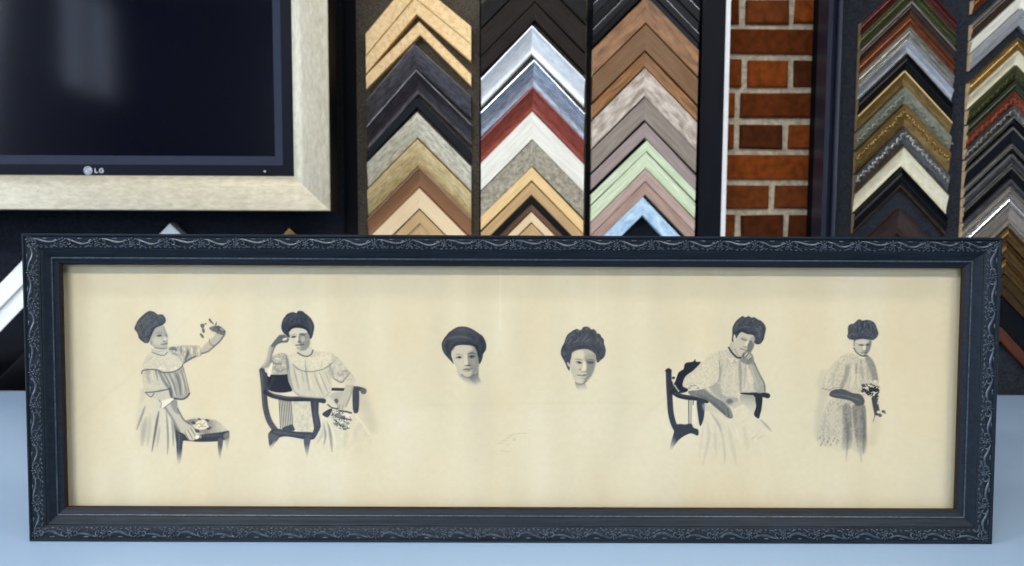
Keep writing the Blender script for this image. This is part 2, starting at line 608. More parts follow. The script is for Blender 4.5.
def _smooth(p, closed, n=5):
    m = len(p)
    out = []
    for i in range(m if closed else m - 1):
        if closed:
            a, b, c, d = p[(i - 1) % m], p[i], p[(i + 1) % m], p[(i + 2) % m]
        else:
            a, b, c, d = p[max(i - 1, 0)], p[i], p[i + 1], p[min(i + 2, m - 1)]
        for k in range(n):
            t = k / n
            out.append(.5 * (2 * b + (c - a) * t + (2 * a - 5 * b + 4 * c - d) * t * t + (3 * b - a - 3 * c + d) * t ** 3))
    if not closed:
        out.append(p[-1])
    return np.array(out)


def _window(p, mar):
    x0, y0 = p.min(0) - mar
    x1, y1 = p.max(0) + mar
    cy, cx = np.where((UY.min(1) < y1) & (UY.max(1) > y0))[0], np.where((UX.min(0) < x1) & (UX.max(0) > x0))[0]
    if len(cy) == 0 or len(cx) == 0:
        return None
    return slice(cy[0], cy[-1] + 1), slice(cx[0], cx[-1] + 1)


def _dist(X, Y, p, closed):
    best = np.full(X.shape, 1e9)
    par = np.zeros(X.shape)
    inside = np.zeros(X.shape, bool)
    m = len(p)
    for i in range(m if closed else m - 1):
        a, b = p[i], p[(i + 1) % m]
        d = b - a
        L2 = d @ d + 1e-12
        t = np.clip(((X - a[0]) * d[0] + (Y - a[1]) * d[1]) / L2, 0, 1)
        q = (X - a[0] - t * d[0]) ** 2 + (Y - a[1] - t * d[1]) ** 2
        k = q < best
        best[k] = q[k]
        par[k] = (i + t[k]) / max(1, m - 1)
        if closed:
            cr_ = ((a[1] > Y) != (b[1] > Y))
            if abs(d[1]) > 1e-12:
                inside ^= cr_ & (X < a[0] + (Y - a[1]) * d[0] / d[1])
    return np.sqrt(best), par, inside


def _comp(sl, a, t):
    TONE[sl] = TONE[sl] * (1 - a) + t * a


def fill(pts, t, a=1.0, fe=.55, mot=0.0, ms=1.2, fade=None, hard=False):
    p = _pts(pts)
    if not hard:
        p = _smooth(p, True)
    sl = _window(p, fe + 1)
    if sl is None:
        return
    X, Y = UX[sl], UY[sl]
    d, _, ins = _dist(X, Y, p, True)
    sd = np.where(ins, -d, d)
    al = np.clip(.5 - sd / (2 * fe), 0, 1)
    al = al * al * (3 - 2 * al) * a
    if fade:
        f = _pts(fade)
        v = f[1] - f[0]
        s = np.clip(((X - f[0, 0]) * v[0] + (Y - f[0, 1]) * v[1]) / (v @ v), 0, 1)
        al = al * (1 - s)
    tt = t
    if mot:
        tt = t + mot * (vnoise(X * ms + 11, Y * ms * .8 + 3) + .6 * vnoise(X * ms * 2.1, Y * ms * 2 + 9) - .8) * 1.6
    _comp(sl, al, tt)


def stroke(pts, w, t, a=1.0, fe=.5, taper=0, fade_end=0.0):
    """w in crop units; taper 1 = thin at the end, 2 = thin at both ends"""
    p = _pts(pts)
    if len(p) > 2:
        p = _smooth(p, False)
    w = w / BASE[2] / 2
    sl = _window(p, w + fe + 1)
    if sl is None:
        return
    X, Y = UX[sl], UY[sl]
    d, par, _ = _dist(X, Y, p, False)
    ww = w * (1 - .8 * par if taper == 1 else (.25 + .75 * np.sin(np.pi * np.clip(par, 0.02, .98)) if taper == 2 else 1))
    al = np.clip(.5 - (d - ww) / (2 * fe), 0, 1)
    al = al * al * (3 - 2 * al) * a
    if fade_end:
        al = al * np.clip((1 - par) / fade_end, 0, 1)
    _comp(sl, al, t)


def dot(x, y, rx, ry, t, a=1.0, fe=.5, rot=0, mot=0, ms=1.2):
    c, s = math.cos(rot), math.sin(rot)
    fill([(x + rx * math.cos(k * math.pi / 5) * c - ry * math.sin(k * math.pi / 5) * s,
           y + rx * math.cos(k * math.pi / 5) * s + ry * math.sin(k * math.pi / 5) * c) for k in range(10)], t, a, fe, mot, ms)



def crease_or_reflection(pts, w, t, fe):
    """a faint fold, stain or painted glass reflection that darkens or lightens whatever is printed there"""
    p = _pts(pts)
    sl = _window(p, w / 2 + fe + 1)
    if sl is None:
        return
    d, _, _ = _dist(UX[sl], UY[sl], p, False)
    al = np.clip(.5 - (d - w / 2) / (2 * fe), 0, 1)
    TONE[sl] += t * al * al * (3 - 2 * al)


# -- woman reaching up with a sprig beside a stool
base(130, 305)
stroke([(140, 880), (115, 1060), (70, 1260)], 60, .22, .7, 3, fade_end=.6)
fill([(120, 1000), (330, 960), (480, 1060), (470, 1300), (420, 1560), (220, 1520), (70, 1380), (60, 1240)], .06, .8, 3, .05, .4, fade=((250, 1250), (250, 1560)))
stroke([(155, 1035), (115, 1150), (68, 1275)], 26, .5, .9, 1, 2)
stroke([(165, 1150), (140, 1280), (125, 1430)], 62, .4, .75, 2.2, 2)
stroke([(205, 1120), (195, 1280), (180, 1440)], 46, .3, .7, 1.8, 2)
stroke([(295, 1090), (268, 1240), (225, 1500)], 28, .62, .95, .9, 2)
stroke([(305, 1240), (290, 1350), (278, 1450)], 26, .33, .8, 1.2, 2)
stroke([(250, 1060), (235, 1200)], 30, .12, .7, 1.5, 2)
stroke([(372, 1090), (385, 1250), (390, 1400), (383, 1530)], 24, .5, .9, .9, 2)
stroke([(425, 1160), (440, 1300), (445, 1450)], 24, .45, .9, .9, 2)
stroke([(410, 1200), (408, 1400)], 14, .02, .6, .8, 2)
fill([(440, 1130), (475, 1170), (560, 1270), (540, 1300), (480, 1330), (455, 1290)], .72, .9, 1)
# stool
fill([(560, 1185), (640, 1165), (720, 1165), (820, 1170), (900, 1190), (960, 1240), (1000, 1290), (900, 1318), (780, 1325), (680, 1310), (570, 1280), (520, 1230)], .5, .9, 1, .1, .5, fade=((800, 1240), (1060, 1230)))
fill([(470, 1285), (545, 1285), (680, 1325), (800, 1318), (940, 1300), (1010, 1288), (1015, 1330), (1000, 1370), (900, 1395), (720, 1402), (560, 1390), (478, 1400)], .88, 1, .8)
stroke([(740, 1345), (930, 1335)], 20, .7, .7, 1, 2)
fill([(474, 1300), (552, 1300), (540, 1420), (526, 1560), (515, 1620), (486, 1620), (474, 1420)], .84, 1, .7, fade=((500, 1470), (500, 1640)))
stroke([(505, 1330), (500, 1480)], 10, .6, .7, .6)
fill([(898, 1385), (952, 1375), (938, 1500), (918, 1590)], .72, 1, .7, fade=((920, 1440), (915, 1610)))
fill([(955, 1330), (1015, 1305), (1015, 1400), (990, 1480), (970, 1400)], .55, .9, .9, fade=((985, 1340), (985, 1500)))
# flowers on the stool
fill([(645, 1232), (690, 1195), (735, 1175), (780, 1185), (790, 1220), (805, 1255), (740, 1275), (685, 1268)], -.12, 1, .7)
for (x, y, r) in ((652, 1208, 24), (710, 1168, 16), (790, 1182, 22), (690, 1290, 26), (800, 1268, 18), (595, 1215, 26), (820, 1255, 16)):
    dot(x, y, r, r * .6, .82, .9, .6, .4)
stroke([(665, 1240), (700, 1215), (740, 1225), (765, 1205)], 9, .5, .8, .5)
stroke([(700, 1255), (735, 1240), (775, 1245)], 9, .55, .8, .5)
stroke([(730, 1185), (722, 1215), (745, 1255)], 7, .4, .7, .5)
# lowered arm and hand
fill([(350, 1040), (400, 1000), (478, 985), (490, 1060), (555, 1175), (620, 1230), (665, 1300), (682, 1345), (655, 1385), (600, 1378), (560, 1325), (505, 1290), (450, 1190), (400, 1100)], .2, 1, .6)
fill([(430, 960), (480, 960), (490, 1060), (510, 1110), (470, 1110), (420, 1030)], .52, .8, 1.2)
stroke([(355, 1045), (410, 1125), (455, 1200), (505, 1290)], 24, .52, .85, .9)
stroke([(488, 1060), (520, 1125), (556, 1180), (610, 1215)], 18, .62, .9, .6)
for q in (((560, 1298), (600, 1372)), ((592, 1282), (640, 1366)), ((622, 1262), (668, 1338))):
    stroke(q, 8, .62, .9, .4)
    stroke([(q[0][0] + 16, q[0][1] - 4), (q[1][0] + 14, q[1][1] - 6)], 14, .04, .8, .4)
dot(690, 1352, 26, 18, -.2, 1, .5, -.8)
dot(722, 1350, 14, 18, .35, .8, .5)
# body: yoke, hanging sleeve, pleated front
fill([(215, 478), (150, 560), (122, 690), (200, 668), (290, 672), (330, 690), (400, 692), (480, 672), (535, 630), (545, 585), (500, 470), (420, 440), (385, 470), (320, 515)], .1, 1, .8, .13, 1.0)
fill([(122, 690), (200, 664), (290, 670), (340, 740), (395, 820), (400, 862), (330, 872), (250, 882), (165, 897), (140, 840), (128, 760)], .16, 1, .8, .08, .7)
stroke([(180, 680), (185, 740), (200, 800)], 50, .36, .75, 1.4, 1)
stroke([(265, 675), (275, 720), (285, 770)], 24, .5, .9, .8, 1)
stroke([(225, 690), (235, 760)], 16, .02, .8, .7)
stroke([(300, 680), (345, 770), (400, 850)], 34, .55, .85, 1.2)
stroke([(150, 820), (250, 840), (340, 835)], 30, .05, .6, 1.5)
stroke([(160, 897), (230, 893), (310, 880), (405, 862)], 16, .72, .9, .6)
fill([(170, 905), (240, 900), (300, 890), (410, 876), (430, 945), (380, 965), (290, 975), (225, 945)], .14, 1, .6, .06, .8)
stroke([(172, 910), (212, 942), (245, 908)], 13, .6, .9, .5)
fill([(395, 860), (420, 840), (445, 950), (415, 945)], .7, .95, .7)
fill([(320, 990), (440, 953), (442, 972), (400, 1010), (345, 1052), (312, 1040)], -.16, 1, .5)
stroke([(300, 975), (320, 1010), (312, 1045)], 12, .6, .8, .6)
stroke([(345, 1055), (400, 1014), (445, 976)], 10, .6, .8, .6)
fill([(328, 690), (400, 692), (480, 672), (540, 625), (565, 720), (598, 830), (612, 895), (585, 940), (530, 965), (455, 950), (430, 880), (390, 800)], .36, 1, .7)
for q, tt, w in ((((350, 700), (410, 810), (440, 900)), .62, 14), (((372, 702), (420, 800), (462, 930)), .05, 12), (((400, 700), (450, 810), (478, 930)), .66, 10),
                 (((425, 700), (470, 790)), .0, 14), (((462, 690), (505, 800), (520, 930)), .62, 26), (((500, 690), (540, 800), (552, 920)), .1, 12),
                 (((485, 690), (520, 780)), .68, 8), (((525, 670), (560, 790), (580, 910)), .55, 14), (((548, 690), (590, 850)), .18, 10), (((440, 710), (490, 850)), .5, 7)):
    stroke(q, w, tt, .85, .6, 2)
stroke([(452, 955), (530, 966), (580, 945), (610, 905)], 18, .8, .9, .6)
stroke([(542, 630), (570, 730), (606, 880)], 9, .55, .8, .5)
stroke([(120, 700), (130, 672), (200, 660), (285, 666), (325, 688), (400, 690), (470, 674), (530, 632), (545, 590)], 12, .74, .9, .5)
for (x, y) in ((425, 660), (465, 645), (345, 655), (310, 650)):
    dot(x, y, 16, 14, -.12, .8, .6)
# raised arm
fill([(390, 440), (450, 420), (520, 415), (600, 410), (700, 415), (722, 432), (732, 520), (680, 535), (620, 560), (548, 605), (505, 545), (430, 500)], .3, 1, .7, .2, 1.1)
for q, w, tt in ((((405, 455), (450, 445), (480, 470)), 34, .68), (((592, 460), (588, 510), (560, 580)), 28, .72), (((520, 425), (530, 500)), 22, .55),
                 (((546, 598), (610, 555), (685, 520)), 22, .74), (((440, 490), (500, 520)), 14, .5), (((660, 430), (675, 510)), 12, .5), (((560, 430), (555, 470)), 20, .02), (((630, 430), (632, 500)), 22, .02), (((700, 430), (710, 515)), 18, -.05)):
    stroke(q, w, tt, .85, .7, 2)
fill([(732, 440), (800, 372), (850, 330), (890, 275), (930, 255), (975, 285), (955, 340), (880, 412), (800, 472), (740, 498)], .24, 1, .6)
stroke([(735, 497), (800, 475), (860, 425), (920, 370), (968, 300)], 18, .62, .9, .6)
stroke([(815, 345), (815, 385), (840, 412), (872, 410)], 8, .62, .9, .4)
fill([(812, 235), (850, 215), (920, 215), (978, 268), (965, 305), (915, 300), (870, 280), (830, 262)], .66, 1, .7, .15, 1)
dot(940, 250, 22, 12, .35, .8, .5, .6)
for (x, y, a_, b_, r) in ((822, 160, 26, 12, 1.0), (845, 185, 18, 8, .9), (880, 195, 8, 22, .3), (745, 215, 18, 26, .3), (752, 262, 16, 26, -.2), (740, 318, 14, 26, -.5), (722, 300, 8, 14, .3), (775, 192, 10, 10, 0), (728, 208, 8, 18, 0)):
    dot(x, y, a_, b_, .72, .92, .5, r)
# head
fill([(220, 450), (300, 470), (385, 452), (382, 490), (350, 515), (280, 508), (235, 488)], .12, 1, .6)
stroke([(225, 482), (290, 508), (350, 515), (384, 482)], 11, .62, .85, .5)
stroke([(225, 455), (300, 478), (385, 450)], 14, .3, .7, .6)
fill([(212, 400), (210, 350), (240, 265), (300, 212), (345, 212), (366, 260), (390, 320), (388, 360), (386, 412), (370, 440), (320, 452), (260, 438)], .3, 1, .6)
fill([(260, 330), (320, 340), (340, 380), (320, 415), (260, 410), (232, 375)], .14, .8, 2)
stroke([(255, 438), (320, 450), (378, 440)], 14, .55, .8, .8)
fill([(345, 220), (366, 262), (385, 320), (360, 330), (340, 270)], .42, .7, 1)
dot(300, 314, 26, 10, .78, .95, .6, -.15)
stroke([(270, 290), (300, 282), (330, 288)], 9, .5, .7, .5)
dot(372, 312, 10, 12, .6, .8, .5)
dot(358, 345, 15, 20, -.02, .85, .6)
dot(352, 372, 18, 7, .55, .8, .5)
stroke([(318, 402), (345, 400), (380, 395)], 10, .68, .9, .5)
dot(340, 425, 24, 9, .18, .7, .7)
dot(218, 385, 12, 22, .42, .8, .6)
fill([(45, 245), (58, 200), (85, 150), (150, 88), (200, 60), (250, 72), (285, 95), (335, 98), (366, 140), (362, 178), (335, 205), (300, 215), (262, 235), (238, 275), (215, 330), (192, 385), (150, 388), (95, 345), (75, 290)], .74, 1, .6, .08, .8)
for q in (((70, 250), (120, 170), (200, 100)), ((110, 280), (160, 200), (250, 130)), ((150, 320), (190, 250), (290, 170)), ((250, 110), (310, 120), (350, 160))):
    stroke(q, 16, .66, .6, .8, 2)
stroke([(185, 370), (210, 300), (250, 235), (330, 200)], 20, .9, .7, .8, 2)
stroke([(150, 380), (100, 330)], 14, .9, .6, .8)

# -- woman seated in an armchair, flowers in her lap
base(255, 305)
stroke([(1075, 900), (1130, 1040), (1200, 1250)], 120, .2, .7, 5)
fill([(640, 1010), (740, 985), (900, 1080), (960, 1040), (1040, 1120), (1120, 1220), (1190, 1330), (1180, 1520), (950, 1600), (740, 1600), (620, 1480), (600, 1380)], .04, 1, 2, .06, .35, fade=((850, 1330), (880, 1620)))
stroke([(700, 1200), (690, 1320), (640, 1410)], 34, .3, .7, 1.4, 2)
stroke([(705, 1220), (722, 1330), (705, 1430)], 22, .5, .9, .9, 2)
stroke([(740, 1180), (768, 1300), (790, 1500)], 30, .52, .9, 1.2, 2)
stroke([(700, 1130), (770, 1230), (830, 1420)], 16, -.1, .8, .9, 2)
stroke([(930, 1290), (920, 1450)], 40, .2, .6, 2.5, 2)
stroke([(1050, 1250), (1010, 1400)], 50, .14, .6, 2.5, 2)
stroke([(1030, 1130), (1110, 1230), (1170, 1320)], 14, -.12, .8, 1)
fill([(400, 985), (575, 980), (592, 1290), (430, 1275), (388, 1150)], .12, 1, 1, .14, .4)
# chair back, far arm
fill([(70, 650), (110, 690), (170, 712), (330, 702), (345, 780), (382, 872), (340, 890), (285, 898), (200, 892), (130, 850)], .98, 1, .7)
stroke([(130, 860), (170, 800), (190, 740)], 26, .82, .6, 1.4)
stroke([(785, 862), (925, 866)], 30, .93, 1, .6)
stroke([(995, 852), (1060, 855), (1115, 872)], 42, .78, 1, .7)
dot(1112, 882, 32, 32, .66, 1, .7)
fill([(1003, 860), (1062, 862), (1064, 1065), (1035, 1110), (1002, 1070)], .8, 1, .7)
# near side of the chair
for k in range(8):
    x0, x1 = 246 + k * 17, 262 + k * 18
    stroke([(x0, 968), ((x0 + x1) / 2, 1110), (x1, 1262)], 10, .84, .95, .45)
fill([(290, 1255), (340, 1235), (382, 1225), (405, 1285), (290, 1285)], .88, 1, .6)
stroke([(72, 670), (88, 800), (98, 960), (112, 1070), (148, 1190), (215, 1290)], 60, .8, 1, .7)
stroke([(62, 680), (74, 800), (82, 960), (98, 1080)], 14, .62, .7, .7)
stroke([(110, 720), (125, 860), (130, 900)], 30, .86, .9, .8)
stroke([(108, 890), (170, 925), (250, 945), (360, 962), (560, 962), (705, 982)], 50, .92, 1, .6)
stroke([(130, 880), (220, 925), (340, 948), (560, 945)], 12, .62, .7, .6)
fill([(572, 965), (648, 970), (652, 1100), (672, 1210), (668, 1262), (622, 1352), (592, 1372), (580, 1330), (602, 1260), (586, 1150)], .88, 1, .6)
stroke([(612, 990), (622, 1150), (640, 1230)], 16, .74, .6, .8)
fill([(175, 1275), (250, 1268), (420, 1296), (592, 1306), (602, 1372), (520, 1378), (340, 1348), (255, 1356), (200, 1385), (150, 1440), (140, 1330)], .9, 1, .6)
stroke([(200, 1300), (400, 1325), (580, 1345)], 16, .7, .6, .8)
fill([(140, 1310), (245, 1355), (200, 1420), (155, 1480), (145, 1420)], .75, 1, .8, fade=((185, 1370), (145, 1490)))
fill([(500, 1368), (566, 1368), (556, 1450), (535, 1560), (515, 1500)], .78, 1, .7, fade=((530, 1420), (535, 1580)))
# lap, hand, flowers
fill([(735, 945), (800, 900), (880, 885), (915, 895), (870, 1000), (800, 1020), (740, 985)], .3, .9, 1)
dot(832, 985, 22, 28, .75, .9, .7)
fill([(735, 960), (760, 940), (830, 1010), (830, 1050), (770, 1040), (730, 1010)], .06, .9, .8)
fill([(688, 1118), (745, 1072), (790, 1062), (778, 1110), (740, 1152)], .92, 1, .6)
dot(865, 1140, 90, 62, .38, 1, 1, .4, 1.1)
dot(885, 1225, 92, 42, .48, 1, 1, .4, 1.2)
for (x, y, rx, ry, tt) in ((850, 1130, 34, 24, .66), (900, 1150, 26, 18, .7), (820, 1100, 22, 14, .1), (880, 1090, 20, 12, -.05), (930, 1120, 20, 22, -.15), (845, 1215, 26, 16, .72), (905, 1240, 26, 14, .7), (950, 1210, 20, 16, .55), (875, 1190, 18, 10, .08), (960, 1140, 24, 20, -.15), (800, 1160, 16, 14, .2)):
    dot(x, y, rx, ry, tt, .8, .7)
fill([(932, 828), (1006, 832), (992, 900), (955, 1000), (925, 1050), (900, 1085), (858, 1090), (838, 1050), (848, 1000), (890, 940)], .22, 1, .6, .05, .7)
stroke([(1000, 850), (975, 940), (930, 1040)], 16, .48, .7, .8)
stroke([(845, 1010), (850, 1050)], 8, .6, .8, .4)
stroke([(870, 1020), (862, 1070)], 8, .55, .8, .4)
stroke([(905, 1020), (890, 1075)], 8, .5, .8, .4)
stroke([(745, 1020), (790, 1052), (850, 1062)], 14, .88, .9, .5)
stroke([(860, 1085), (920, 1090), (985, 1105)], 18, .88, .9, .5)
stroke([(905, 1165), (950, 1170), (985, 1178)], 16, .82, .9, .5)
stroke([(970, 1140), (978, 1160)], 8, .7, .9, .4)
# blouse
fill([(335, 640), (340, 525), (430, 492), (480, 520), (560, 520), (600, 472), (700, 480), (790, 495), (830, 560), (795, 605), (775, 650), (790, 720), (786, 850), (765, 895), (700, 948), (560, 945), (450, 930), (390, 870), (345, 760)], .14, 1, .8, .06, .8)
fill([(340, 530), (430, 495), (480, 525), (560, 525), (600, 478), (700, 484), (790, 500), (820, 560), (720, 640), (620, 672), (520, 672), (440, 645), (395, 615)], .05, 1, 1, .12, 1.0)
fill([(590, 480), (680, 482), (640, 520), (570, 540)], .24, .7, 1.5)
for q, w, tt in ((((345, 600), (350, 740), (395, 870)), 34, .42), (((395, 640), (420, 740), (450, 860)), 18, .42), (((430, 670), (455, 790), (480, 900)), 16, .05), (((515, 560), (525, 690), (560, 890)), 16, .5), (((545, 690), (590, 860)), 20, -.04),
                 (((475, 680), (500, 800)), 14, .34), (((605, 690), (640, 790), (700, 925)), 16, .5), (((640, 690), (690, 830)), 18, .0), (((660, 690), (720, 830), (745, 890)), 14, .46), (((690, 560), (680, 640)), 14, .3), (((720, 680), (765, 800)), 14, .42), (((745, 660), (775, 740)), 12, .4)):
    stroke(q, w, tt, .8, .8, 2)
stroke([(390, 610), (440, 655), (520, 680), (620, 676), (715, 648), (770, 610), (815, 570)], 12, .58, .85, .5)
stroke([(768, 610), (775, 670), (800, 730)], 26, .45, .8, 1)
stroke([(395, 880), (460, 930), (560, 945), (700, 948), (765, 895)], 14, .45, .7, .7)
fill([(165, 560), (195, 515), (280, 490), (335, 520), (346, 600), (335, 695), (300, 712), (210, 712), (172, 690)], .3, 1, .7, .2, 1.1)
for q, w, tt in ((((180, 570), (210, 600), (300, 600)), 16, .6), (((320, 520), (336, 620), (332, 690)), 24, .58), (((190, 640), (250, 680), (320, 650)), 20, .5), (((200, 540), (260, 560)), 22, .02), (((280, 590), (310, 640)), 16, .05), (((180, 560), (165, 600)), 10, .6)):
    stroke(q, w, tt, .8, .7, 2)
fill([(170, 590), (182, 620), (165, 680), (152, 732), (128, 720), (135, 670)], -.12, 1, .6)
fill([(785, 500), (850, 540), (920, 620), (978, 692), (1012, 738), (1000, 790), (920, 800), (880, 790), (805, 762), (778, 670), (795, 605)], .18, 1, .7, .12, .8)
for q, w, tt in ((((795, 740), (840, 775), (890, 790), (930, 745), (975, 690)), 18, .6), (((785, 640), (800, 740)), 24, .42), (((890, 690), (925, 670), (960, 695)), 14, .48), (((840, 690), (875, 720), (910, 700)), 16, .42), (((820, 600), (850, 660)), 24, .02), (((880, 620), (910, 660)), 18, .04), (((850, 740), (890, 760)), 16, .02)):
    stroke(q, w, tt, .8, .7, 2)
fill([(915, 775), (960, 748), (1012, 738), (1035, 765), (1006, 832), (930, 828)], .1, 1, .6)
stroke([(930, 828), (1005, 830)], 8, .45, .8, .5)
stroke([(940, 770), (1000, 760)], 8, .4, .7, .5)
# forearm up to the temple
fill([(165, 405), (240, 388), (195, 450), (166, 530), (158, 600), (135, 640), (60, 645), (85, 610), (118, 560), (140, 460)], .4, 1, .7)
stroke([(150, 440), (132, 540), (90, 620)], 30, .24, .7, 1.2)
stroke([(200, 430), (172, 510), (160, 590)], 16, .6, .8, .7)
fill([(165, 415), (215, 345), (258, 302), (305, 300), (335, 335), (350, 350), (332, 382), (280, 388), (235, 402), (195, 430)], .66, 1, .6)
dot(305, 350, 26, 12, -.02, 1, .5, -.3)
stroke([(262, 305), (300, 300), (325, 320)], 8, .1, .8, .5)
# head
fill([(430, 462), (470, 455), (560, 425), (592, 460), (582, 500), (530, 525), (462, 508)], .12, 1, .6)
stroke([(435, 488), (480, 514), (530, 526), (575, 505), (594, 462)], 13, .8, .9, .5)
fill([(345, 285), (370, 248), (430, 232), (500, 242), (548, 285), (562, 350), (556, 415), (520, 455), (470, 462), (430, 432), (385, 400), (352, 345)], .08, 1, .6)
fill([(455, 300), (500, 285), (552, 300), (564, 400), (522, 455), (470, 458), (462, 415), (440, 365)], .5, .95, 1.3)
dot(490, 348, 22, 30, .26, .9, 1)
dot(535, 330, 14, 40, .42, .7, 1)
dot(396, 326, 26, 11, .8, .95, .5, -.1)
stroke([(370, 308), (400, 300), (425, 308)], 8, .5, .8, .5)
dot(484, 302, 34, 11, .68, .9, .6, .1)
dot(432, 350, 10, 26, .0, .8, .6)
dot(455, 378, 20, 10, .66, .85, .6)
stroke([(418, 412), (450, 410), (498, 402)], 13, .7, .9, .5)
dot(460, 436, 26, 9, .4, .7, .6)
stroke([(430, 438), (470, 462), (520, 455)], 12, .5, .8, .6)
fill([(268, 215), (285, 150), (300, 128), (330, 92), (385, 72), (425, 82), (440, 62), (485, 62), (510, 82), (545, 108), (582, 150), (606, 205), (604, 255), (585, 330), (562, 345), (548, 285), (505, 248), (430, 234), (370, 248), (346, 280), (346, 335), (312, 305), (280, 270)], .86, 1, .55, .06, .8)
for q in (((290, 200), (330, 130), (400, 95)), ((340, 180), (390, 125), (460, 100)), ((450, 180), (455, 110)), ((540, 150), (570, 210), (570, 280)), ((400, 190), (420, 130))):
    stroke(q, 16, .7, .65, .8, 2)
stroke([(345, 265), (380, 228), (440, 215), (520, 235), (555, 290)], 26, .97, .8, .8)
stroke([(355, 330), (345, 290)], 12, .85, .8, .5)

# -- portrait head with smooth rolled hair
base(434, 322, 17.067)
fill([(400, 830), (480, 910), (560, 950), (700, 890), (752, 800), (762, 930), (810, 1010), (900, 1070), (780, 1110), (680, 1090), (590, 1040), (500, 990), (430, 920)], .42, 1, 1.6, fade=((620, 930), (700, 1130)))
fill([(600, 930), (700, 880), (755, 790), (762, 930), (800, 1000), (720, 1060), (640, 1010)], .55, .8, 1.2, fade=((680, 940), (760, 1090)))
stroke([(440, 880), (520, 960), (620, 1060)], 60, .14, .5, 2)
fill([(310, 450), (380, 403), (500, 393), (640, 403), (712, 440), (750, 540), (770, 680), (756, 800), (700, 890), (630, 935), (560, 942), (500, 912), (430, 830), (380, 750), (335, 660), (310, 560)], .19, 1, .5)
fill([(575, 540), (640, 495), (722, 460), (768, 640), (756, 800), (690, 895), (625, 925), (650, 850), (615, 780), (590, 730), (600, 640)], .48, .95, 1.7)
fill([(400, 640), (500, 640), (510, 740), (470, 810), (410, 760), (370, 690)], .17, .8, 1.2)
fill([(350, 690), (400, 780), (470, 880), (520, 915), (450, 870), (385, 770)], .38, .8, 1)
dot(680, 660, 46, 60, .4, .7, 1)
fill([(640, 410), (720, 450), (745, 560), (690, 520)], .42, .7, 1.2)
dot(425, 604, 66, 26, .45, .8, .9, -.06)
dot(425, 602, 50, 15, .8, .95, .5, -.06)
dot(432, 602, 20, 18, .96, .95, .4)
dot(400, 606, 12, 8, .3, .7, .4)
stroke([(355, 566), (420, 548), (495, 566)], 20, .5, .85, .5, 2)
dot(645, 592, 64, 28, .62, .85, .9, -.05)
dot(645, 592, 46, 15, .82, .95, .5, -.05)
dot(640, 592, 18, 16, .96, .9, .4)
stroke([(575, 552), (640, 528), (715, 545)], 24, .72, .85, .6, 2)
fill([(520, 580), (560, 570), (572, 700), (540, 740), (515, 730)], .06, .8, .7)
stroke([(580, 580), (592, 660), (605, 735)], 26, .52, .8, .7)
dot(580, 742, 58, 13, .74, .9, .5)
dot(548, 715, 20, 20, .0, .8, .6)
dot(570, 822, 88, 30, .36, .8, .9)
stroke([(492, 816), (545, 806), (590, 812), (650, 796)], 18, .8, .95, .5, 2)
dot(575, 792, 46, 10, .5, .7, .6)
dot(575, 842, 52, 12, .4, .8, .6)
dot(560, 890, 44, 22, .2, .7, 1)
stroke([(470, 900), (540, 945), (620, 940), (690, 895)], 26, .62, .85, .8)
fill([(130, 400), (140, 340), (175, 275), (215, 225), (250, 180), (340, 115), (420, 80), (510, 76), (590, 92), (680, 135), (770, 195), (835, 245), (880, 330), (896, 410), (884, 480), (842, 545), (832, 600), (805, 680), (768, 715), (756, 620), (745, 530), (700, 432), (640, 405), (500, 393), (385, 405), (315, 450), (298, 560), (318, 640), (335, 715), (290, 670), (190, 560), (145, 480)], .84, 1, .55, .03, .6)
stroke([(170, 400), (200, 320), (300, 270), (430, 250), (560, 262), (640, 290)], 46, .66, .6, 1.2, 2)
stroke([(330, 170), (470, 130), (640, 170), (760, 250)], 60, .74, .6, 1.6, 2)
stroke([(305, 460), (370, 380), (500, 358), (640, 372), (730, 440), (765, 560)], 50, .96, .75, 1.1)
stroke([(250, 330), (225, 420), (250, 520)], 60, .93, .6, 1.4)
stroke([(800, 300), (840, 400), (815, 520)], 44, .95, .6, 1.3)
stroke([(165, 350), (160, 430), (200, 520)], 16, .64, .6, .8)

# -- portrait head with loose wavy hair
base(552, 322, 17.067)
fill([(400, 1040), (480, 1055), (560, 1030), (582, 1080), (600, 1160), (470, 1170), (415, 1120)], .42, 1, 1, fade=((490, 1060), (500, 1180)))
fill([(318, 620), (345, 528), (440, 478), (560, 463), (640, 482), (740, 552), (756, 650), (732, 770), (700, 880), (640, 980), (570, 1030), (500, 1052), (430, 1050), (370, 980), (330, 860), (308, 740)], .18, 1, .5)
fill([(560, 640), (600, 560), (740, 552), (752, 650), (728, 780), (690, 890), (600, 1000), (540, 1035), (560, 960), (600, 905), (575, 850), (592, 760)], .54, .95, 1.6)
fill([(540, 470), (640, 485), (735, 555), (740, 640), (620, 640), (540, 600)], .36, .8, 2.6)
fill([(360, 560), (450, 500), (530, 500), (540, 600), (420, 630)], .06, .8, 1.2)
fill([(330, 760), (420, 760), (450, 860), (420, 940), (370, 920)], .26, .7, 1.4)
dot(655, 800, 40, 60, .5, .7, 1)
dot(462, 692, 64, 28, .45, .8, .9, .2)
dot(462, 690, 48, 17, .8, .95, .5, .22)
dot(470, 690, 18, 16, .96, .95, .4)
dot(425, 690, 12, 9, .2, .7, .4)
stroke([(395, 640), (450, 632), (525, 652)], 18, .6, .9, .5, 2)
dot(658, 690, 58, 24, .78, .95, .7)
stroke([(590, 668), (650, 640), (712, 652)], 20, .66, .85, .6)
fill([(535, 680), (575, 690), (580, 800), (550, 840), (505, 830), (525, 760)], -.02, .9, .7)
dot(478, 812, 20, 22, .5, .8, .6)
dot(540, 848, 50, 10, .5, .85, .5)
stroke([(440, 908), (490, 912), (540, 920), (590, 905)], 16, .74, .95, .5)
dot(560, 900, 40, 14, .6, .8, .6)
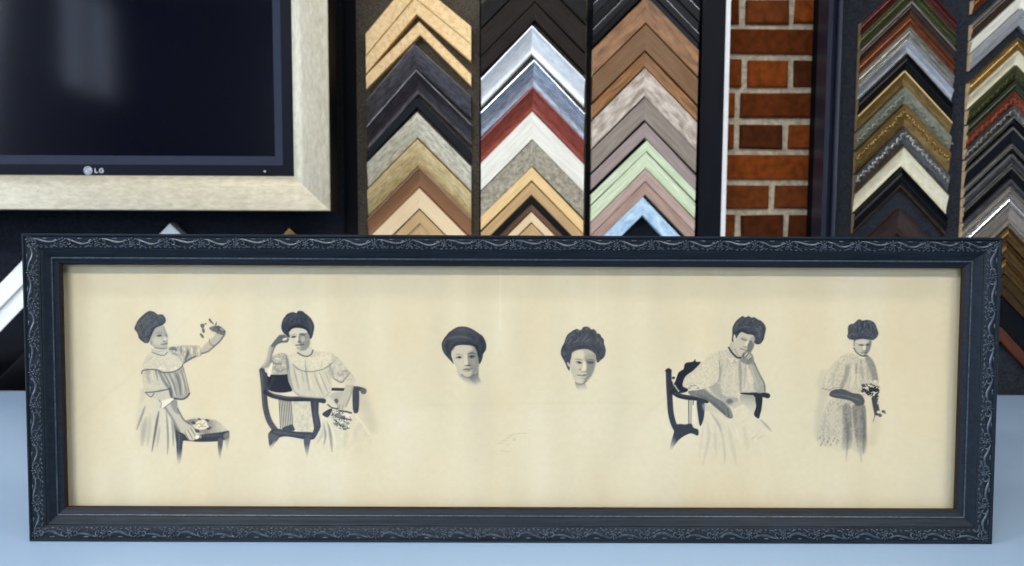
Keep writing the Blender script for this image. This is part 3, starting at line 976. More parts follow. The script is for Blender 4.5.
dot(540, 962, 50, 12, .45, .7, .7)
dot(460, 1010, 40, 22, .1, .8, .9)
stroke([(400, 1030), (450, 1056), (520, 1055), (590, 1010)], 20, .6, .85, .7)
fill([(150, 540), (160, 450), (205, 360), (238, 262), (270, 210), (320, 170), (375, 135), (430, 118), (480, 140), (510, 120), (530, 90), (590, 76), (640, 95), (668, 125), (715, 122), (755, 160), (768, 190), (820, 208), (850, 260), (885, 300), (890, 370), (915, 450), (916, 520), (890, 600), (830, 655), (775, 695), (752, 620), (735, 548), (640, 480), (560, 463), (440, 478), (350, 522), (330, 600), (312, 680), (306, 780), (296, 832), (265, 795), (225, 700), (170, 600)], .82, 1, .55, .07, .7)
fill([(255, 690), (285, 700), (310, 740), (305, 770), (275, 745)], .12, .9, .5)
for q in (((230, 350), (280, 260), (380, 200)), ((270, 380), (300, 340), (330, 270)), ((360, 360), (420, 330), (450, 260)), ((500, 340), (560, 280), (600, 200)), ((560, 340), (650, 290)), ((420, 150), (470, 170)), ((560, 110), (610, 130)), ((770, 260), (800, 340)), ((820, 300), (850, 420)), ((200, 480), (215, 580))):
    stroke(q, 30, .62, .6, .8, 2)
for q in (((300, 480), (420, 430), (560, 415), (700, 470)), ((480, 180), (470, 260)), ((660, 150), (720, 250)), ((700, 380), (780, 480), (800, 580)), ((330, 250), (380, 300))):
    stroke(q, 34, .95, .65, 1, 2)

# -- woman seated side on, chin on her hand
base(660, 310)
fill([(440, 1110), (500, 1010), (640, 1060), (700, 1120), (760, 1090), (800, 990), (845, 975), (960, 1070), (1050, 1180), (1110, 1290), (1130, 1420), (1050, 1600), (420, 1600), (360, 1520), (420, 1280)], .02, 1, 1.2, .04, .4, fade=((700, 1380), (720, 1620)))
for q, w, tt in ((((480, 1130), (500, 1300), (440, 1580)), 34, .2), (((520, 1050), (600, 1170), (625, 1240)), 22, .42), (((620, 1210), (655, 1380), (665, 1560)), 20, .3), (((560, 1200), (575, 1500)), 30, .16), (((700, 1200), (740, 1380), (780, 1580)), 44, .16), (((860, 1200), (900, 1420)), 50, .12), (((450, 1130), (400, 1500)), 20, .14), (((780, 1200), (830, 1400)), 26, -.08)):
    stroke(q, w, tt, .75, 1.6, 2)
stroke([(1030, 1125), (1085, 1180), (1140, 1240)], 22, .5, .8, 1.4, 2)
for k in range(6):
    dot(945 + k * 22, 1315 - (k % 3) * 14, 7, 12, .3, .6, .6, .4)
# chair
fill([(830, 870), (975, 878), (970, 1000), (960, 1060), (880, 985), (820, 930)], .36, 1, .8, fade=((900, 880), (870, 1080)))
stroke([(830, 850), (930, 858), (1000, 862)], 24, .97, 1, .5)
stroke([(985, 868), (1050, 866), (1102, 878)], 54, .95, 1, .6)
fill([(978, 880), (1046, 882), (1042, 1000), (1028, 1060), (1010, 1112), (962, 1072), (982, 990)], .95, 1, .6)
dot(945, 845, 24, 16, .95, 1, .5)
fill([(140, 770), (160, 720), (190, 640), (240, 605), (250, 560), (275, 538), (320, 532), (345, 522), (358, 503), (374, 530), (416, 532), (392, 585), (335, 640), (275, 690), (238, 745), (240, 785), (288, 805), (272, 838), (200, 852), (150, 835)], .99, 1, .55)
dot(138, 695, 16, 14, .95, 1, .5)
stroke([(150, 770), (168, 800), (192, 832)], 13, .15, .9, .5)
stroke([(88, 625), (92, 760), (100, 900), (112, 1060), (150, 1190), (215, 1275)], 60, .92, 1, .6)
stroke([(75, 640), (80, 900)], 10, .78, .6, .6)
dot(86, 622, 36, 16, .94, 1, .5)
stroke([(118, 740), (140, 850)], 26, .95, 1, .7)
stroke([(130, 835), (190, 875), (290, 897), (420, 908), (478, 932)], 50, .97, 1, .55)
stroke([(150, 850), (240, 880), (400, 890)], 10, .72, .5, .5)
stroke([(294, 915), (296, 1175)], 11, .86, 1, .45)
stroke([(318, 925), (316, 1180)], 12, .6, .9, .5)
stroke([(342, 930), (338, 970)], 12, .8, .9, .5)
stroke([(355, 940), (350, 1160)], 12, -.1, .8, .6)
fill([(378, 915), (452, 918), (452, 1090), (412, 1190), (388, 1080)], .92, 1, .55)
fill([(150, 1185), (205, 1166), (250, 1172), (320, 1165), (345, 1205), (392, 1226), (388, 1286), (320, 1264), (258, 1285), (200, 1325), (140, 1400), (100, 1450), (105, 1380), (140, 1260)], .93, 1, .6, fade=((190, 1320), (90, 1440)))
# blouse
fill([(590, 445), (700, 412), (780, 485), (850, 500), (930, 545), (985, 640), (1010, 760), (985, 838), (830, 848), (800, 880), (790, 930), (700, 920), (600, 885), (500, 805), (590, 640)], .14, 1, .7, .14, 1.1)
fill([(700, 420), (780, 490), (830, 500), (815, 560), (740, 560), (700, 500)], .2, .6, 1.2, .12, 1.2)
for q, w, tt in ((((815, 500), (822, 640), (826, 850)), 34, .46), (((880, 520), (872, 640), (862, 800)), 20, .34), (((960, 640), (975, 740), (960, 830)), 24, .42), (((700, 500), (690, 640)), 18, .3), (((640, 540), (620, 650), (610, 760)), 24, .34), (((760, 500), (770, 540)), 12, .5), (((700, 560), (660, 800)), 20, .02), (((905, 600), (930, 780)), 34, .0), (((760, 560), (750, 800)), 30, .04)):
    stroke(q, w, tt, .75, .9, 2)
fill([(505, 790), (600, 750), (640, 860), (700, 890), (790, 900), (800, 950), (720, 985), (640, 930), (560, 870)], .36, .85, 1.2)
dot(712, 935, 34, 26, .62, .9, .9)
fill([(760, 950), (820, 930), (860, 950), (800, 990), (740, 1010)], .2, .9, 1)
fill([(500, 462), (590, 445), (612, 540), (610, 640), (600, 722), (540, 772), (440, 812), (340, 826), (262, 795), (232, 762), (262, 680), (340, 620), (430, 530)], .08, 1, .7, .13, 1.1)
stroke([(608, 520), (614, 640), (600, 725)], 14, .45, .8, .6)
stroke([(600, 725), (540, 775), (440, 812)], 10, .4, .7, .6)
for (x, y) in ((320, 778), (355, 772), (300, 800), (390, 798)):
    dot(x, y, 18, 10, .55, .7, .6, .3)
stroke([(280, 760), (330, 745), (420, 755)], 16, .25, .6, 1)
# resting arm and hand
fill([(290, 830), (380, 820), (465, 808), (520, 850), (600, 905), (670, 945), (720, 1010), (748, 1090), (722, 1112), (680, 1096), (640, 1060), (560, 995), (480, 925), (390, 895), (310, 872)], .58, 1, .6, .04, .6)
stroke([(470, 815), (560, 885), (650, 935), (700, 990)], 16, .25, .75, .7)
stroke([(380, 870), (500, 920), (600, 1000), (660, 1060)], 22, .72, .7, .9)
stroke([(690, 1010), (705, 1095)], 8, .78, .8, .4)
stroke([(715, 1010), (732, 1090)], 14, .42, .7, .5)
fill([(440, 960), (560, 1000), (650, 1070), (690, 1105), (600, 1080), (520, 1040), (450, 1030)], .3, .6, 1.5, fade=((500, 990), (560, 1110)))
# raised forearm, hand, neck, head
fill([(895, 530), (955, 525), (1010, 650), (1062, 740), (1078, 835), (985, 842), (975, 740), (935, 640)], .36, 1, .7, .04, .6)
stroke([(960, 530), (1015, 650), (1066, 750), (1076, 830)], 16, .66, .85, .6)
stroke([(925, 560), (965, 680), (1000, 800)], 20, .2, .6, 1)
fill([(705, 390), (745, 325), (790, 470), (820, 490), (790, 500), (735, 460)], .24, 1, .6)
fill([(790, 262), (830, 230), (890, 248), (950, 262), (975, 300), (965, 380), (935, 430), (890, 460), (845, 475), (825, 490), (785, 470), (752, 420), (748, 340), (752, 290)], .17, 1, .55)
fill([(905, 335), (950, 330), (962, 370), (930, 430), (890, 455), (870, 430), (892, 400)], .62, .95, .8)
fill([(960, 270), (985, 300), (965, 340), (925, 320), (930, 280)], .4, .8, 1)
dot(858, 303, 32, 9, .62, .9, .5, .35)
stroke([(830, 285), (860, 282), (892, 300)], 8, .45, .8, .5)
dot(930, 322, 18, 10, .65, .9, .5, .4)
dot(886, 345, 14, 26, -.05, .85, .6, .5)
dot(872, 380, 20, 7, .5, .8, .5, .3)
stroke([(825, 395), (850, 402), (875, 412)], 10, .6, .9, .45)
stroke([(765, 400), (795, 455), (825, 485)], 12, .45, .8, .6)
dot(770, 300, 10, 22, .05, .8, .5)
fill([(840, 450), (880, 425), (925, 432), (955, 475), (962, 530), (915, 560), (860, 545), (825, 515)], .5, 1, .6, .1, 1)
for q, tt in ((((870, 470), (895, 440)), .05), (((890, 490), (915, 455)), .08), (((905, 500), (930, 475)), .0), (((850, 480), (860, 450)), .75), (((880, 480), (905, 450)), .7), (((915, 500), (930, 490)), .7)):
    stroke(q, 11, tt, .85, .4)
stroke([(704, 385), (740, 440), (790, 485), (825, 490)], 17, .92, 1, .5)
for (x, y) in ((715, 498), (750, 500), (785, 515), (735, 520)):
    dot(x, y, 16, 9, -.08, .8, .5)
fill([(734, 315), (740, 250), (742, 180), (770, 125), (800, 92), (845, 62), (872, 74), (905, 62), (938, 76), (968, 74), (1000, 94), (1034, 108), (1064, 138), (1086, 186), (1074, 240), (1062, 300), (1030, 345), (990, 352), (962, 330), (972, 300), (955, 262), (890, 247), (832, 228), (798, 262), (782, 290), (762, 250), (750, 290), (752, 325)], .8, 1, .55, .08, .9)
for q in (((760, 200), (800, 140), (860, 90)), ((800, 200), (860, 170), (930, 180)), ((880, 150), (900, 90)), ((960, 180), (1010, 210), (1020, 280)), ((940, 120), (960, 100)), ((1010, 160), (1040, 200))):
    stroke(q, 18, .64, .6, .8, 2)
stroke([(775, 240), (830, 205), (900, 228), (970, 240)], 22, .92, .7, .8)
stroke([(1050, 160), (1070, 220), (1050, 300)], 20, .9, .6, .9)

# -- woman standing, looking down at a bunch of flowers
base(800, 312)
stroke([(260, 820), (210, 1000), (190, 1250)], 90, .26, .6, 4)
stroke([(240, 620), (200, 720), (230, 820)], 60, .2, .6, 3)
stroke([(740, 960), (770, 1120), (740, 1320)], 100, .18, .6, 4)
fill([(330, 890), (500, 900), (660, 950), (672, 1150), (682, 1420), (600, 1480), (500, 1400), (430, 1440), (300, 1390), (180, 1340), (190, 1200), (260, 1000)], .2, 1, 1.6, .16, .8, fade=((400, 1230), (400, 1490)))
fill([(540, 960), (662, 950), (682, 1180), (682, 1410), (640, 1480), (590, 1440), (565, 1300), (540, 1120)], .55, .95, 1.3, .1, .7, fade=((620, 1260), (620, 1500)))
fill([(440, 960), (525, 980), (535, 1300), (520, 1400), (430, 1400), (445, 1200)], .5, .85, 1.6, .12, .7, fade=((480, 1280), (480, 1480)))
for q, w, tt in ((((530, 1000), (550, 1250), (560, 1420)), 24, .25), (((640, 980), (655, 1200), (650, 1440)), 26, .66), (((470, 1040), (490, 1250), (480, 1460)), 22, .62), (((600, 1000), (600, 1300)), 22, .4), (((350, 960), (320, 1200)), 60, .12), (((400, 1000), (420, 1240)), 30, .16), (((260, 1050), (230, 1300)), 24, .34), (((300, 1150), (290, 1350)), 18, .32), (((615, 1380), (630, 1540)), 14, .4), (((470, 1420), (476, 1530)), 10, .4)):
    stroke(q, w, tt, .7, 1.5, 2)
for k in range(14):
    dot(205 + (k * 37) % 200, 1290 + (k * 23) % 90, 9, 12, .55, .6, .6)
# torso, sleeve
fill([(520, 425), (600, 455), (700, 450), (755, 515), (788, 620), (800, 740), (760, 780), (640, 780), (610, 830), (470, 790), (480, 650), (500, 540)], .2, 1, 1, .14, 1.1)
fill([(660, 455), (705, 452), (758, 515), (790, 620), (802, 735), (750, 720), (720, 620)], .52, .85, 1.2, .06, .8)
for q, w, tt in ((((578, 530), (572, 640)), 16, .55), (((540, 520), (545, 680), (510, 790)), 40, .04), (((620, 540), (650, 700)), 40, .36), (((690, 520), (700, 700)), 30, .34), (((610, 480), (640, 540)), 12, .5), (((590, 640), (600, 780)), 30, .08), (((650, 475), (660, 560)), 12, .12)):
    stroke(q, w, tt, .75, .9, 2)
fill([(520, 428), (430, 448), (345, 530), (265, 630), (218, 728), (240, 785), (320, 792), (400, 762), (470, 765), (486, 650), (505, 540)], .16, 1, 1.4, .18, 1.1)
stroke([(490, 560), (470, 660), (430, 760)], 46, .48, .75, 1.4)
stroke([(300, 620), (260, 740)], 30, .03, .6, 1.4)
stroke([(400, 520), (350, 640), (330, 740)], 24, .34, .6, 1.4)
stroke([(230, 780), (310, 800), (350, 780), (440, 775)], 14, .5, .8, .7)
# arm, flowers
fill([(298, 845), (340, 795), (440, 788), (540, 828), (620, 842), (662, 900), (650, 945), (590, 962), (520, 912), (420, 890), (330, 872)], .74, 1, .7)
stroke([(345, 845), (480, 860), (600, 900)], 14, .58, .7, .8)
stroke([(325, 800), (360, 785), (400, 785)], 10, .05, .8, .6)
dot(725, 800, 92, 62, .72, 1, .9, .45, 1.3)
dot(770, 870, 40, 30, .7, 1, .8, .3, 1.3)
stroke([(762, 890), (775, 960), (790, 1030)], 62, .84, 1, .7)
for (x, y, rx, ry, tt) in ((735, 795, 34, 24, .98), (790, 800, 26, 20, .95), (775, 720, 30, 24, .15), (768, 712, 14, 10, -.05), (650, 752, 24, 16, .8), (680, 780, 26, 10, -.05), (720, 755, 30, 9, -.1), (690, 880, 34, 12, .1), (640, 810, 16, 16, .9), (800, 765, 20, 10, .6), (700, 820, 20, 14, .9), (760, 825, 20, 9, .05), (800, 930, 12, 16, .25), (805, 1025, 18, 14, -.1), (855, 1020, 22, 16, .82), (820, 1058, 20, 18, .85), (870, 1035, 16, 8, .6), (650, 850, 18, 10, .3)):
    dot(x, y, rx, ry, tt, .9, .6, .3)
stroke([(775, 1030), (760, 1080), (747, 1130)], 14, .8, .95, .6, 1)
stroke([(690, 920), (720, 1000), (740, 1080)], 30, .04, .8, 1)
# head
fill([(552, 345), (560, 285), (640, 275), (732, 285), (727, 355), (705, 408), (662, 448), (620, 442), (572, 395)], .24, 1, .6)
fill([(690, 300), (730, 300), (722, 370), (690, 425), (655, 445), (668, 400), (680, 360)], .58, .9, .8)
fill([(570, 295), (690, 290), (690, 318), (600, 325)], .1, .8, 1)
dot(628, 338, 30, 10, .7, .9, .5, .1)
dot(692, 336, 22, 10, .76, .9, .5, -.1)
dot(657, 368, 12, 24, -.08, .9, .5)
dot(655, 398, 20, 6, .6, .8, .5)
stroke([(630, 418), (655, 416), (680, 412)], 9, .72, .9, .45)
stroke([(550, 368), (580, 415), (630, 448), (690, 448)], 13, .78, .9, .5)
stroke([(600, 466), (640, 470), (665, 468)], 12, -.08, .8, .6)
stroke([(555, 300), (552, 345)], 10, .7, .8, .5)
fill([(482, 250), (490, 215), (490, 155), (515, 124), (548, 118), (580, 90), (607, 74), (642, 86), (690, 80), (738, 92), (770, 120), (790, 170), (804, 222), (786, 260), (750, 288), (700, 284), (640, 276), (570, 288), (555, 305), (545, 288), (505, 280)], .79, 1, .6, .1, .9)
for q in (((520, 140), (560, 150), (580, 200)), ((600, 90), (612, 140), (610, 200)), ((660, 95), (664, 170)), ((715, 100), (730, 170)), ((500, 230), (560, 225), (600, 240)), ((680, 220), (740, 200))):
    stroke(q, 16, .66, .55, .8, 2)
for q in (((590, 130), (590, 200)), ((640, 110), (640, 180)), ((540, 270), (640, 262), (740, 260)), ((700, 120), (705, 170))):
    stroke(q, 14, .94, .6, .8)

# -- faint pencil signature, old creases, and glass reflections painted into the sheet
base(460, 420, 10.24)
for q in (((380, 250), (470, 190), (560, 130)), ((430, 240), (500, 180), (560, 150), (550, 215)), ((560, 190), (580, 140), (680, 135)), ((420, 310), (480, 325), (520, 310)), ((470, 280), (500, 250))):
    stroke(q, 7, .22, .8, .4)
base(0, 0, 1)
for q, w, tt, al_ in ((((78, 420), (160, 350), (230, 270)), 2, .05, .6), (((150, 400), (215, 340)), 3, .06, .5), (((640, 420), (720, 350)), 3, .07, .5), (((480, 270), (481, 500)), 26, .05, .55), (((415, 268), (415, 380)), 60, .03, .5), (((100, 300), (180, 300)), 4, -.05, .5),  # last entry on this row paints a pale reflection strip of the glazing
                      (((500, 266), (500, 330)), 2, -.06, .8), (((597, 266), (597, 310)), 2, -.06, .7), (((560, 500), (640, 400)), 40, .03, .4), (((420, 405), (640, 402)), 2, .05, .5)):  # last entry paints the counter edge's reflection in the glazing
    crease_or_reflection(q, w, tt * al_, 6 if w > 10 else 1.2)

# ---- tones to ink on cream paper
ramp_t = np.array([-.3, 0, .25, .5, .75, 1.0])
PAPER = (218, 204, 170)
ramp_c = np.array([(246, 240, 224), PAPER, (186, 177, 155), (136, 132, 121), (77, 79, 84), (28, 32, 42)], float)
grain = (vnoise(UX * 1.1, UY * 1.1) - .5) * .026 + (vnoise(UX * .05, UY * .012 + 5) - .5) * .07 + (vnoise(UX * .25 + 9, UY * .25) - .5) * .03
tv = np.clip(TONE + grain, -.3, 1)
rgb = np.stack([np.interp(tv, ramp_t, ramp_c[:, k]) for k in range(3)], -1) / 255.0
tint = (vnoise(UX * .03 + 40, UY * .012 + 2) - .5)[..., None] * np.array([.0, -.02, -.04])
rgb = np.clip(rgb + tint, 0.01, 1)
lin = np.where(rgb <= .04045, rgb / 12.92, ((rgb + .055) / 1.055) ** 2.4)
lin = lin * .79                                      # whole print darkened evenly
ny, nx = GX.shape
vv = np.stack([GX, np.full_like(GX, P_Y), GZ], -1).reshape(-1, 3)
idx = np.arange(ny * nx).reshape(ny, nx)
ff = np.stack([idx[:-1, :-1], idx[:-1, 1:], idx[1:, 1:], idx[1:, :-1]], -1).reshape(-1, 4)
me = bpy.data.meshes.new('print')
me.vertices.add(len(vv)); me.vertices.foreach_set('co', vv.astype(np.float32).ravel())
me.loops.add(ff.size); me.loops.foreach_set('vertex_index', ff.astype(np.int32).ravel())
me.polygons.add(len(ff)); me.polygons.foreach_set('loop_start', np.arange(0, ff.size, 4, dtype=np.int32))
me.update(calc_edges=True)
ca = me.color_attributes.new('ink', 'FLOAT_COLOR', 'POINT')
ca.data.foreach_set('color', np.concatenate([lin.reshape(-1, 3), np.ones((len(vv), 1))], 1).astype(np.float32).ravel())
paper_m, nt, b = new_mat('printed_paper', 0.85, 0, (.8, .74, .55), .2)
an = nt.nodes.new('ShaderNodeAttribute'); an.attribute_name = 'ink'
nt.links.new(an.outputs['Color'], b.inputs['Base Color'])
me.materials.append(paper_m)
pr = bpy.data.objects.new('print', me)
C.objects.link(pr)
pr.parent = pic
tag(pr, 'cream sheet printed with six sepia portraits of women, four figures and two heads between them')

# ------------------------------------------------------------------ sample boards on the wall
felt = noise_mat('charcoal_felt', srgb(26, 29, 35), srgb(50, 53, 60), (260, 260, 260), 0.95, 0, 8, .35, .65, .5, .05)
felt_brown = noise_mat('brown_grey_loop_carpet', srgb(52, 47, 40), srgb(92, 84, 74), (300, 300, 300), 0.95, 0, 8, .35, .65, .6, .1)
felt_dark = noise_mat('black_felt', srgb(16, 18, 24), srgb(30, 34, 42), (220, 220, 220), 0.95, 0, 8, .35, .65, .4, .1)
board_black = paint('board_black', (8, 10, 16), .6, .08)
navy = noise_mat('dark_navy_paint', srgb(8, 10, 17), srgb(12, 15, 25), (80, 80, 12), .5, spec=.1)
navy_gloss = noise_mat('upright_navy_lacquer', srgb(14, 18, 30), srgb(20, 26, 42), (80, 80, 12), .35, spec=.4)
white_edge = paint('white_edge', (222, 222, 220), .45)
ZB, ZT = -0.35, 1.15
YB = Y_BOARD


def XA(px, py=120, Y=YB):
    return at(px, py, Y).x


def board(name, label, x0, x1, strips, y0=YB, mat=board_black):
    """a black board hung on the wall, with strips of carpet pile the samples cling to"""
    e = tag(empty(name, ((x0 + x1) / 2, Y_WALL, ZB)), label, 'sample board', 'display boards on the back wall')
    cx = (x0 + x1) / 2
    mb = MB(); mb.box(x0 - cx, x1 - cx, y0 - Y_WALL + .004, -.016, 0, ZT - ZB)
    mb.build('backboard', mat, e)
    for (a, b, m) in strips:
        s = MB(); s.box(a - cx, b - cx, y0 - Y_WALL, y0 - Y_WALL + .004, .01, ZT - ZB - .01)
        s.build('pile_strip', m, e)
    return e, cx


# three-column board
e, cx = board('sample_board', 'black sample board with three columns of corner samples, left of the brick', XA(345.5), XA(722),
              [(XA(357), XA(479.5), felt_brown), (XA(481), XA(586), felt_brown), (XA(591), XA(697), felt_dark)])
s = MB(); s.box(XA(722) - cx, XA(722) - cx + .009, YB - Y_WALL - .012, -.016, 0, ZT - ZB)
tag(s.build('edge_strip', white_edge, e), 'white edge strip')
s = MB(); s.box(XA(698.5) - cx, XA(721.6) - cx, YB - Y_WALL - .012, YB - Y_WALL + .004, 0, ZT - ZB)
s.build('side_stile', navy, e, bevel=.002)
# board behind the television, running down to the counter
e, cx = board('sample_board', 'black sample board behind the framed television, reaching down to the counter', XA(-330), XA(345),
              [(XA(-130), XA(345) - .004, felt_dark)])
# board right of the brick with a dark upright
e, cx = board('sample_board', 'charcoal felt sample board right of the brick with a dark navy upright edge', XA(826), XA(1330),
              [(XA(839), XA(1328), felt)])
s = MB()
x0, x1 = XA(815, 120, YB), XA(840, 120, YB - .05)
prof = [(0, 0), (0, -.052), (.2, -.060), (.42, -.056), (.5, -.048), (.62, -.054), (.8, -.060), (1, -.05), (1, 0)]
rings = []
for z in (0, ZT - ZB):
    rings.append([(x0 + (x1 - x0) * a - cx, YB - Y_WALL + w, z) for a, w in prof])
s.rings(rings)
s.build('upright_moulding', navy_gloss, e, smooth=True, angle=30)

# ------------------------------------------------------------------ corner samples
rawwood = noise_mat('raw_end_grain', srgb(186, 156, 116), srgb(214, 184, 142), (200, 60, 60), 0.7)


def prof_for(kind, v, h):
    if kind == 'flat':
        return [(0, 0), (0, h - .0015), (.0015, h), (v - .002, h * .94), (v, h * .86), (v, 0)]
    if kind == 'scoop':
        pts = [(0, 0), (0, h), (.07 * v, h), (.10 * v, h * .94)]
        for i in range(1, 8):
            s = i / 7
            pts.append((.10 * v + .78 * v * s, h * (.94 - .5 * math.sin(s * math.pi / 2))))
        return pts + [(.90 * v, h * .50), (.97 * v, h * .48), (v, h * .4), (v, 0)]
    if kind == 'slope':
        return [(0, 0), (0, h - .001), (.03 * v, h), (.12 * v, h * .98), (.95 * v, h * .55), (v, h * .48), (v, 0)]
    if kind == 'rise':
        return [(0, 0), (0, h * .55), (.05 * v, h * .6), (.85 * v, h * .98), (.95 * v, h), (v, h * .9), (v, 0)]
    if kind == 'step':
        return [(0, 0), (0, h), (.03 * v, h), (.50 * v, h * .97), (.52 * v, h * .72), (.56 * v, h * .72), (.95 * v, h * .66), (v, h * .6), (v, 0)]
    if kind == 'bead':
        pts = [(0, 0), (0, h * .96), (.04 * v, h), (.14 * v, h), (.18 * v, h * .88)]
        for i in range(7):
            s = i / 6
            pts.append((.22 * v + .40 * v * s, h * (.80 + .12 * math.sin(s * math.pi))))
        return pts + [(.66 * v, h * .70), (.84 * v, h * .60), (.86 * v, h * .68), (.96 * v, h * .66), (v, h * .52), (v, 0)]
    if kind == 'round':
        pts = [(0, 0), (0, h * .5)]
        for i in range(9):
            a = math.pi * i / 8
            pts.append((v * (.5 - .5 * math.cos(a)) * .98 + .01 * v, h * (.5 + .5 * math.sin(a))))
        return pts + [(v, 0)]
    raise KeyError(kind)


def arm(parent, sgn, apex, dxm, xe, slope, prof, mats, yb, trim=None, orn=None, beads=None):
    """one mitred arm: vertical mitre at the apex, upright end at xe; built along its own length"""
    ang = math.atan(slope) * (1 if sgn < 0 else -1)     # direction of the local x axis in the x-z plane, left to right
    c, s = math.cos(ang), math.sin(ang)
    vmax = max(q for q, _ in prof)
    A, B = [], []
    for q, w in prof:
        xm = dxm * q / vmax
        A.append((xm, -w, -q + 0.0))
        # right arms drop by slope * run; the foot of each line starts at the mitre
        B.append((xe - apex[0], -w, -q - slope * (abs(xe - apex[0] - xm))))
    loc = lambda p: (p[0] * c + p[2] * s, p[1], -p[0] * s + p[2] * c)
    mb = MB()
    n = len(prof)
    rings = [[loc(p) for p in A], [loc(p) for p in B]]
    v = rings[0] + rings[1]
    f = []
    mi = []
    for j in range(n - 1):
        f.append((j, j + 1, n + j + 1, n + j))
        qm = (prof[j][0] + prof[j + 1][0]) / 2 / vmax
        mi.append(2 if (trim and trim[0] <= qm <= trim[1]) else 0)
    mb.v = v
    mb.f = f + [tuple(range(n)), tuple(range(2 * n - 1, n - 1, -1)), (n - 1, 0, n, 2 * n - 1)]
    mb.m = mi + [1, 1, 1]
    o = mb.build('moulding_arm', mats, parent, smooth=True, angle=25)
    o.rotation_euler = (0, -ang, 0)
    if orn or beads:
        ob = MB()
        q0, q1, om = orn if orn else beads
        L = abs(xe - apex[0]) / math.cos(ang)
        rnd = random.Random(int(abs(apex[0] * 9999)) % 1000 + (sgn > 0))
        hh = max(w for q, w in prof)
        qc = (q0 + q1) / 2 * vmax
        hq = np.interp(qc, [q for q, _ in prof[1:-1]], [w for _, w in prof[1:-1]])
        cosang = math.cos(ang)
        num = int(L / (.0062 if orn else .0052))
        for k in range(num):
            t = (k + .5) / num
            run = abs(xe - apex[0]) * t
            base_p = (dxm * qc / vmax + sgn * run, -hq, -qc - slope * run)
            p = loc(base_p)
            if orn:
                wq = (q1 - q0) * vmax * cosang / 2
                a = (.8 if k % 2 else -.8) + rnd.uniform(-.35, .35)
                p = (p[0] + rnd.uniform(-.001, .001), p[1], p[2] + rnd.uniform(-.35, .35) * wq)
                ob.blob((p[0], p[1], p[2]), rnd.uniform(.0045, .0066), rnd.uniform(.0018, .0028), wq * rnd.uniform(.3, .5), a, 7, 5)
                ob.blob((p[0] + .003, p[1] - .0008, p[2] + (wq * .5 if k % 2 else -wq * .5)), .0022, .0022, .0022, 0, 6, 4)
                ob.blob((p[0] - .002, p[1], p[2] - (wq * .6 if k % 2 else -wq * .6)), .0035, .0018, .0014, -a, 6, 4)
            else:
                ob.blob((p[0], p[1], p[2]), .0022, .0022, .0022, 0, 6, 4)
        oo = ob.build('relief_ornament' if orn else 'beading', om, o, smooth=True, angle=60)
    return o


